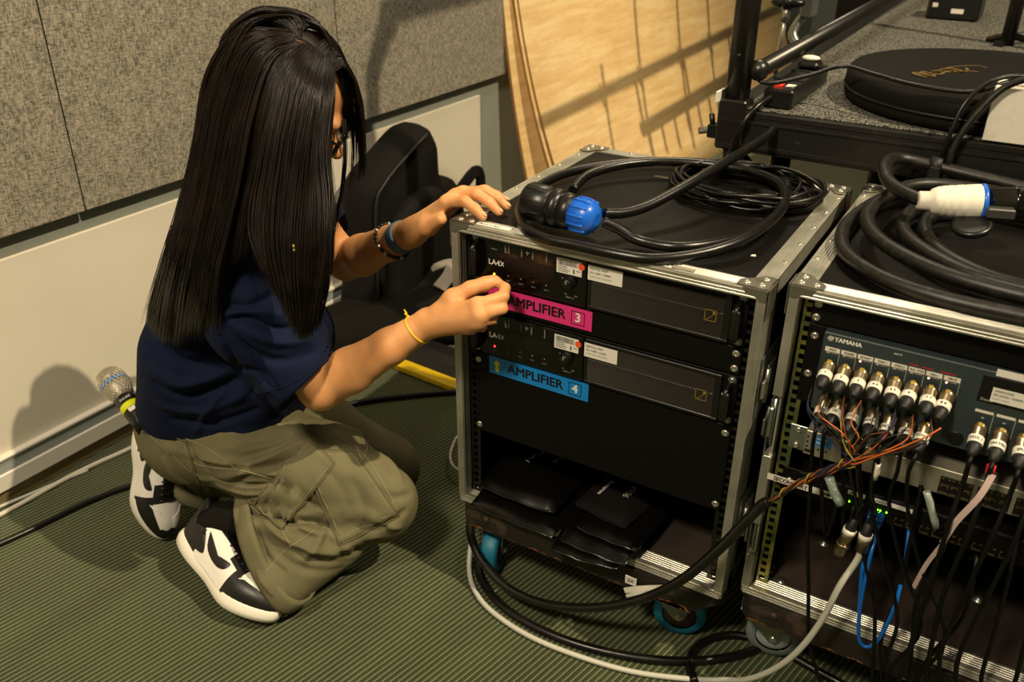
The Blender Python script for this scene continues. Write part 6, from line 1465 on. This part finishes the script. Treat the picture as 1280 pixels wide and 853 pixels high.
def outside(r):
    for _ in range(2):
        for c, rad in CAPS:
            q = r-c; l = Vector((q.dot(HF)/rad[0], q.dot(HR)/rad[1], q.dot(HU)/rad[2]))
            if l.length < 1.05 and l.length > .01: l = l*(1.055/l.length); r = c + HF*(l.x*rad[0]) + HR*(l.y*rad[1]) + HU*(l.z*rad[2])
        for b_ in (bbvh, sb1):
            h = b_.find_nearest(r)
            if h[0] is not None and (r-h[0]).dot(h[1]) < .006 and (r-h[0]).length < .12: r = h[0] + h[1]*.008
    return r
def rear_guides():
    out = []; back = Vector((-HF.x, -HF.y, 0)).normalized()
    for az in (165, 180, 195, 210, 225, 240, 255, 270, 285):
        a = math.radians(az); p = [H(-.01, 0, .119)]
        for el in (58, 30, 5, -20):
            e = math.radians(el); p.append(outside(H(-.022+.092*math.cos(e)*math.cos(a), .075*math.cos(e)*math.sin(a), .035+.085*math.sin(e))))
        q = p[-1]; o_ = (q-HC); o_.z = 0; o_ = o_.normalized(); z0 = min(q.z, 1.0)
        for k in range(1, 7):
            z = z0 + (.62-z0)*k/6; prev = p[-1]; r = Vector((prev.x, prev.y, z)) + back*.006; p.append(outside(r))
        c = spline(p, 3); out.append(np.array([tuple(outside(c[min(int(round(i*(len(c)-1)/24)), len(c)-1)])) for i in range(25)]))
    return np.array(out)
def strands(kind, n, rad, jit, depth_, lenv=.14, clump=1, end_taper=.25):
    G = rear_guides() if kind == 'rear' else guides(kind); ng, K, _ = G.shape; view = np.array(tuple(_f)); rt = np.array(tuple(_rt)); P_ = []; Rr = []
    for c in range(max(1, n//clump)):
        g0 = rh.uniform(0, ng-1); dd = depth_*rh.rand()**1.3; jj = rh.normal()*jit; wv = rh.uniform(0, 6.28); wa = abs(rh.normal())*.0016
        for s_ in range(clump):
            g = min(max(g0 + rh.normal()*.10, 0), ng-1); i = min(int(g), ng-2) if ng > 1 else 0; f = g-i
            p = G[i]*(1-f) + G[min(i+1, ng-1)]*f if ng > 1 else G[0].copy(); t = np.linspace(0, 1, K)[:, None]
            p = p - view*(dd*np.minimum(1, t*3+.08)) + rt*(jj*t + wa*np.sin(t*7+wv)) + rt*rh.normal()*jit*.45*t + np.array([0, 0, 1.])*rh.normal()*.0012
            L = 1 - lenv*rh.rand()**1.6; idx = np.linspace(0, (K-1)*L, 22); a = np.floor(idx).astype(int); a = np.minimum(a, K-2); fr = (idx-a)[:, None]
            P_.append(p[a]*(1-fr) + p[a+1]*fr); Rr.append(rad*rh.uniform(.7, 1.2))
    return np.array(P_), np.array(Rr), end_taper
def strand_mesh(P_, Rr, taper):
    n, K, _ = P_.shape; T_ = np.gradient(P_, axis=1); T_ /= np.maximum(np.linalg.norm(T_, axis=2, keepdims=True), 1e-9)
    ref = np.array(tuple(_f)); u = np.cross(T_, ref); u /= np.maximum(np.linalg.norm(u, axis=2, keepdims=True), 1e-9); v = np.cross(T_, u)
    tp = np.ones(K); m = int(K*(1-taper)); tp[m:] = np.linspace(1, .25, K-m); r = Rr[:, None, None]*tp[None, :, None]; V = []
    for k in range(3):
        a = 2*math.pi*k/3 + .5; V.append(P_ + u*r*math.cos(a) + v*r*math.sin(a))
    V = np.stack(V, 2).reshape(-1, 3); base = (np.arange(n)[:, None, None]*K + np.arange(K-1)[None, :, None])*3; kk = np.arange(3)[None, None, :]
    F = np.stack([base+kk, base+(kk+1) % 3, base+3+(kk+1) % 3, base+3+kk], -1).reshape(-1, 4); return V, F
allV, allF, o_ = [], [], 0
for kind, n, rad, jit, dp, lv, cl in (('near', 1600, .00080, .0035, .028, .24, 4), ('back', 2300, .00080, .0035, .030, .32, 4), ('rear', 1300, .0009, .003, .0, .16, 5), ('mid', 420, .0008, .003, .02, .25, 4), ('top', 900, .0008, .003, .02, .1, 4), ('far', 170, .00065, .0022, .012, .22, 4), ('topfar', 380, .0008, .003, .02, .1, 4), ('wisp', 26, .0005, .002, .01, .2, 2), ('back', 120, .0004, .011, .01, .05, 1), ('near', 70, .0004, .007, .004, .02, 1)):
    V_, F_q = strand_mesh(*strands(kind, n, rad, jit, dp, lv, cl)); allV.append(V_); allF.append(F_q+o_); o_ += len(V_)
hair = np_mesh('hair', np.concatenate(allV), np.concatenate(allF), 'hair_dark', person); hair['kind'] = 'stuff'
m = MB(); m.tube([HP(a, b, -.115, HB) - _f*.004 for a, b in ((367, 50), (382, 56), (397, 66), (410, 80), (417, 92))], .0013, 6); m.build('hair_parting', 'scalp', person)
m = MB(); ea = onto(bvh_of(np.concatenate(allV)[:1], np.array([[0, 0, 0, 0]])), W(367, 308, -.31))[0] if False else W(367, 308, -.325); m.ball(ea, (.0018, .0018, .0030), 8); m.ball(ea+V3((0, 0, -.006)), (.0014, .0014, .0022), 8); m.build('earring', 'gold', person)

# ------------------------------------------------------------------ handheld microphone in the back pocket
mic_top = W(150, 490, -.245); mic_low = onto(tb1, W(186, 550, -.24), -.012)[0]
dm = (mic_low-mic_top).normalized(); mi_ = thing('handheld_microphone', 'black handheld microphone with silver blue-ringed grille in the back trouser pocket', 'microphone', tuple(mic_low))
a0 = mic_top - dm*.030; n_before = None
m = MB(); m.lathe(a0, a0+dm, [(0, .010), (.001, .0165), (.006, .0215), (.016, .0245), (.030, .0255)], 28); m.lathe(a0, a0+dm, [(.033, .0255), (.045, .0235), (.060, .0185), (.066, .0175)], 28)
g_ = m.build('grille', 'mic_mesh', mi_)
m = MB(); m.lathe(a0, a0+dm, [(.0285, .0255), (.029, .0262), (.034, .0262), (.0345, .0255)], 28); m.build('blue_ring', 'mic_blue', mi_)
m = MB(); u0 = dm.orthogonal().normalized(); v0 = dm.cross(u0)   # woven wire on the grille
for k in range(22):
    for s_ in (1, -1):
        pts = []
        for q_ in range(9):
            t = .004+.058*q_/8; a = 2*math.pi*k/22 + s_*q_*.16; r = np.interp(t, [0, .001, .006, .016, .030, .033, .045, .060, .066], [.010, .0165, .0215, .0245, .0255, .0255, .0235, .0185, .0175])+.0006
            pts.append(a0 + dm*t + u0*(r*math.cos(a)) + v0*(r*math.sin(a)))
        m.tube(pts, .0006, 4, smooth=0)
m.build('wire_mesh', 'mic_wire', g_)
m = MB(); m.lathe(a0, a0+dm, [(.064, .0170), (.066, .0182), (.100, .0178), (.120, .0168), (.140, .0165)], 28); hb = m.build('handle', 'plastic_black', mi_)
m = MB(); m.lathe(a0, a0+dm, [(.083, .0180), (.0831, .01835), (.096, .01830), (.0961, .0178)], 28); m.build('yellow_tape', 'mic_yellow', mi_)
tocam = (EYE-a0); side = dm.cross(tocam).normalized(); outw = side.cross(dm).normalized()
m = MB(); put_text(m, 'SHURE', .0068, a0 + dm*.076 + outw*.0186, -side, -dm, .0002, 'CENTER'); m.build('maker_print', 'ink_grey', hb, fix=False)
m = MB(); m.box((-.006, -.004, 0), (.006, .004, .0006), 0, Matrix(((-side.x, -dm.x, outw.x, 0), (-side.y, -dm.y, outw.y, 0), (-side.z, -dm.z, outw.z, 0), (0, 0, 0, 1))).copy()); m.v = [tuple(Vector(v) + a0 + dm*.101 + outw*.0178) for v in m.v]; m.build('white_sticker', 'label_white', mi_)

for o_m in [mi_] + list(mi_.children_recursive): pass
pivot_m = Vector(mi_.location); mi_.scale = (1.16, 1.16, 1.16)
# ------------------------------------------------------------------ backpack, soft bag and ramp behind the person
def blob(name, prims, mat, parent, h=.006, amp=.004, sc_=18, seed=1, cut_floor=True):
    P_ = np.array([p[1] for p in prims] + [p[2] for p in prims if p[0] == 'c']); R_ = max(max(p[3:5]) if p[0] == 'c' else max(p[2]) for p in prims)
    f = Field(P_.min(0)-R_-.03, P_.max(0)+R_+.03, h)
    for p in prims:
        if p[0] == 'c': f.cap(p[1], p[2], p[3], p[4], p[5])
        else: f.ell(p[1], p[2], p[3], p[4])
    if cut_floor:
        sl, X, Yg, Z = f._sl(f.lo, f.lo+f.n*h, 0); f._mix(sl, (Z-.004)+0*X+0*Yg, .006, 'sub')
    V, F = f.mesh(); V = smooth_np(V, F, 2); N = normals_np(V, F); V = V + N*(fbm(V, sc_, seed)*amp)[:, None]; return np_mesh(name, V, F, mat, parent), bvh_of(V, F)
bp = thing('backpack', 'black backpack standing against the wall beyond the person', 'backpack', (-.80, 1.0, 0))
def slab(prof, x0, x1, rnd):
    """soft-edged slab: outline in the wall's (y, z), thickness along x"""
    m = MB(); n = len(prof); c = Vector((sum(p[0] for p in prof)/n, sum(p[1] for p in prof)/n, 0)); P2 = spline([Vector((a, b, 0)) for a, b in prof], 3, True); N_ = len(P2); rings = []
    for t, ins_ in ((0, .86), (.10, .95), (.3, 1.0), (.6, 1.0), (.85, .96), (1.0, .86)):
        rings.append([Vector((x0+(x1-x0)*t + .034*(p.x-1.0), c.x+(p.x-c.x)*ins_, max(.004, c.y+(p.y-c.y)*ins_))) for p in P2])
    vs = [p for r in rings for p in r]; fs = []
    for r in range(len(rings)-1):
        for k in range(N_): j = (k+1) % N_; fs.append((r*N_+k, r*N_+j, (r+1)*N_+j, (r+1)*N_+k))
    for r, rev in ((0, True), (len(rings)-1, False)):
        o = len(vs); vs.append(sum(rings[r], Vector())/N_)
        for k in range(N_): j = (k+1) % N_; fs.append((r*N_+k, r*N_+j, o) if not rev else (r*N_+j, r*N_+k, o))
    m.add(vs, fs, True); return m
slab([(.73, .01), (.735, .22), (.745, .40), (.78, .485), (.90, .545), (1.00, .590), (1.055, .588), (1.085, .54), (1.09, .44), (1.13, .33), (1.17, .18), (1.17, .01)], -.93, -.79, .03).build('bag_body', 'nylon_black', bp)
slab([(.78, .03), (.785, .20), (.80, .33), (.88, .40), (1.0, .415), (1.06, .36), (1.09, .2), (1.10, .03)], -.80, -.735, .02).build('front_pocket', 'nylon_black', bp)
slab([(1.07, .10), (1.07, .35), (1.13, .40), (1.20, .36), (1.24, .2), (1.24, .05)], -.88, -.80, .02).build('side_pocket', 'nylon_black', bp)
m = MB(); m.tube([(-.797, .745, .10), (-.795, .76, .40), (-.79, .80, .475), (-.787, .92, .535), (-.785, 1.02, .575)], .005, 6); m.build('zip_seam', 'rubber', bp)
m = MB(); m.ribbon([(-.78, 1.16, .34), (-.76, 1.24, .40), (-.77, 1.29, .36), (-.77, 1.28, .28), (-.77, 1.26, .16)], .035, .012, (1, -.3, .2)); m.build('shoulder_strap', 'nylon_black', bp)
m = MB(); m.ribbon([(-.76, 1.14, .36), (-.73, 1.20, .30), (-.72, 1.23, .22), (-.74, 1.22, .10)], .022, .004, (1, -.3, .1)); m.build('grey_trim', 'strap_grey', bp)
sb_ = thing('soft_bag', 'black padded soft bag lying on the carpet behind the arms', 'bag', (-.66, .72, 0))
s1_, _ = blob('bag_body', [('c', (-.90, .66, .05), (-.72, .98, .07), .065, .075, .06), ('c', (-.82, .58, .05), (-.62, .92, .07), .060, .075, .06), ('c', (-.74, .98, .09), (-.62, 1.0, .12), .07, .06, .06), ('c', (-.62, .98, .07), (-.50, .88, .05), .07, .06, .06), ('c', (-.74, .64, .045), (-.56, .88, .05), .05, .06, .05)], 'cloth_black', sb_, seed=8, amp=.006)
m = MB(); m.ribbon([(-.735, .94, .165), (-.69, .975, .185), (-.64, .965, .185), (-.60, .94, .165)], .030, .005, (.1, -.3, 1)); m.ribbon([(-.665, .965, .190), (-.645, .91, .175), (-.65, .86, .150)], .045, .005, (.2, -.3, 1)); m.build('pale_strap', 'strap_grey', sb_)
rp = thing('cable_ramp', 'black floor cable ramp with a yellow edge beside the left case', 'cable ramp', (-.40, .60, 0))
m = MB(); RM = Matrix.Translation((-.640, .600, 0)) @ Matrix.Rotation(-.08, 4, 'Z')
m.prism([(-.0, 0), (.0, .010), (.045, .045), (.13, .045), (.17, .008), (.17, 0)], RM @ V3((0, 0, .002)), (RM.to_3x3() @ Y3), Z3, (RM.to_3x3() @ X3), .52); m.build('ramp_body', 'rubber', rp)
m = MB(); m.prism([(-.004, .0), (-.004, .014), (.016, .030), (.020, .026), (.004, .0)], RM @ V3((0, -.004, .003)), (RM.to_3x3() @ Y3), Z3, (RM.to_3x3() @ X3), .52); m.build('yellow_edge', 'yellow', rp)
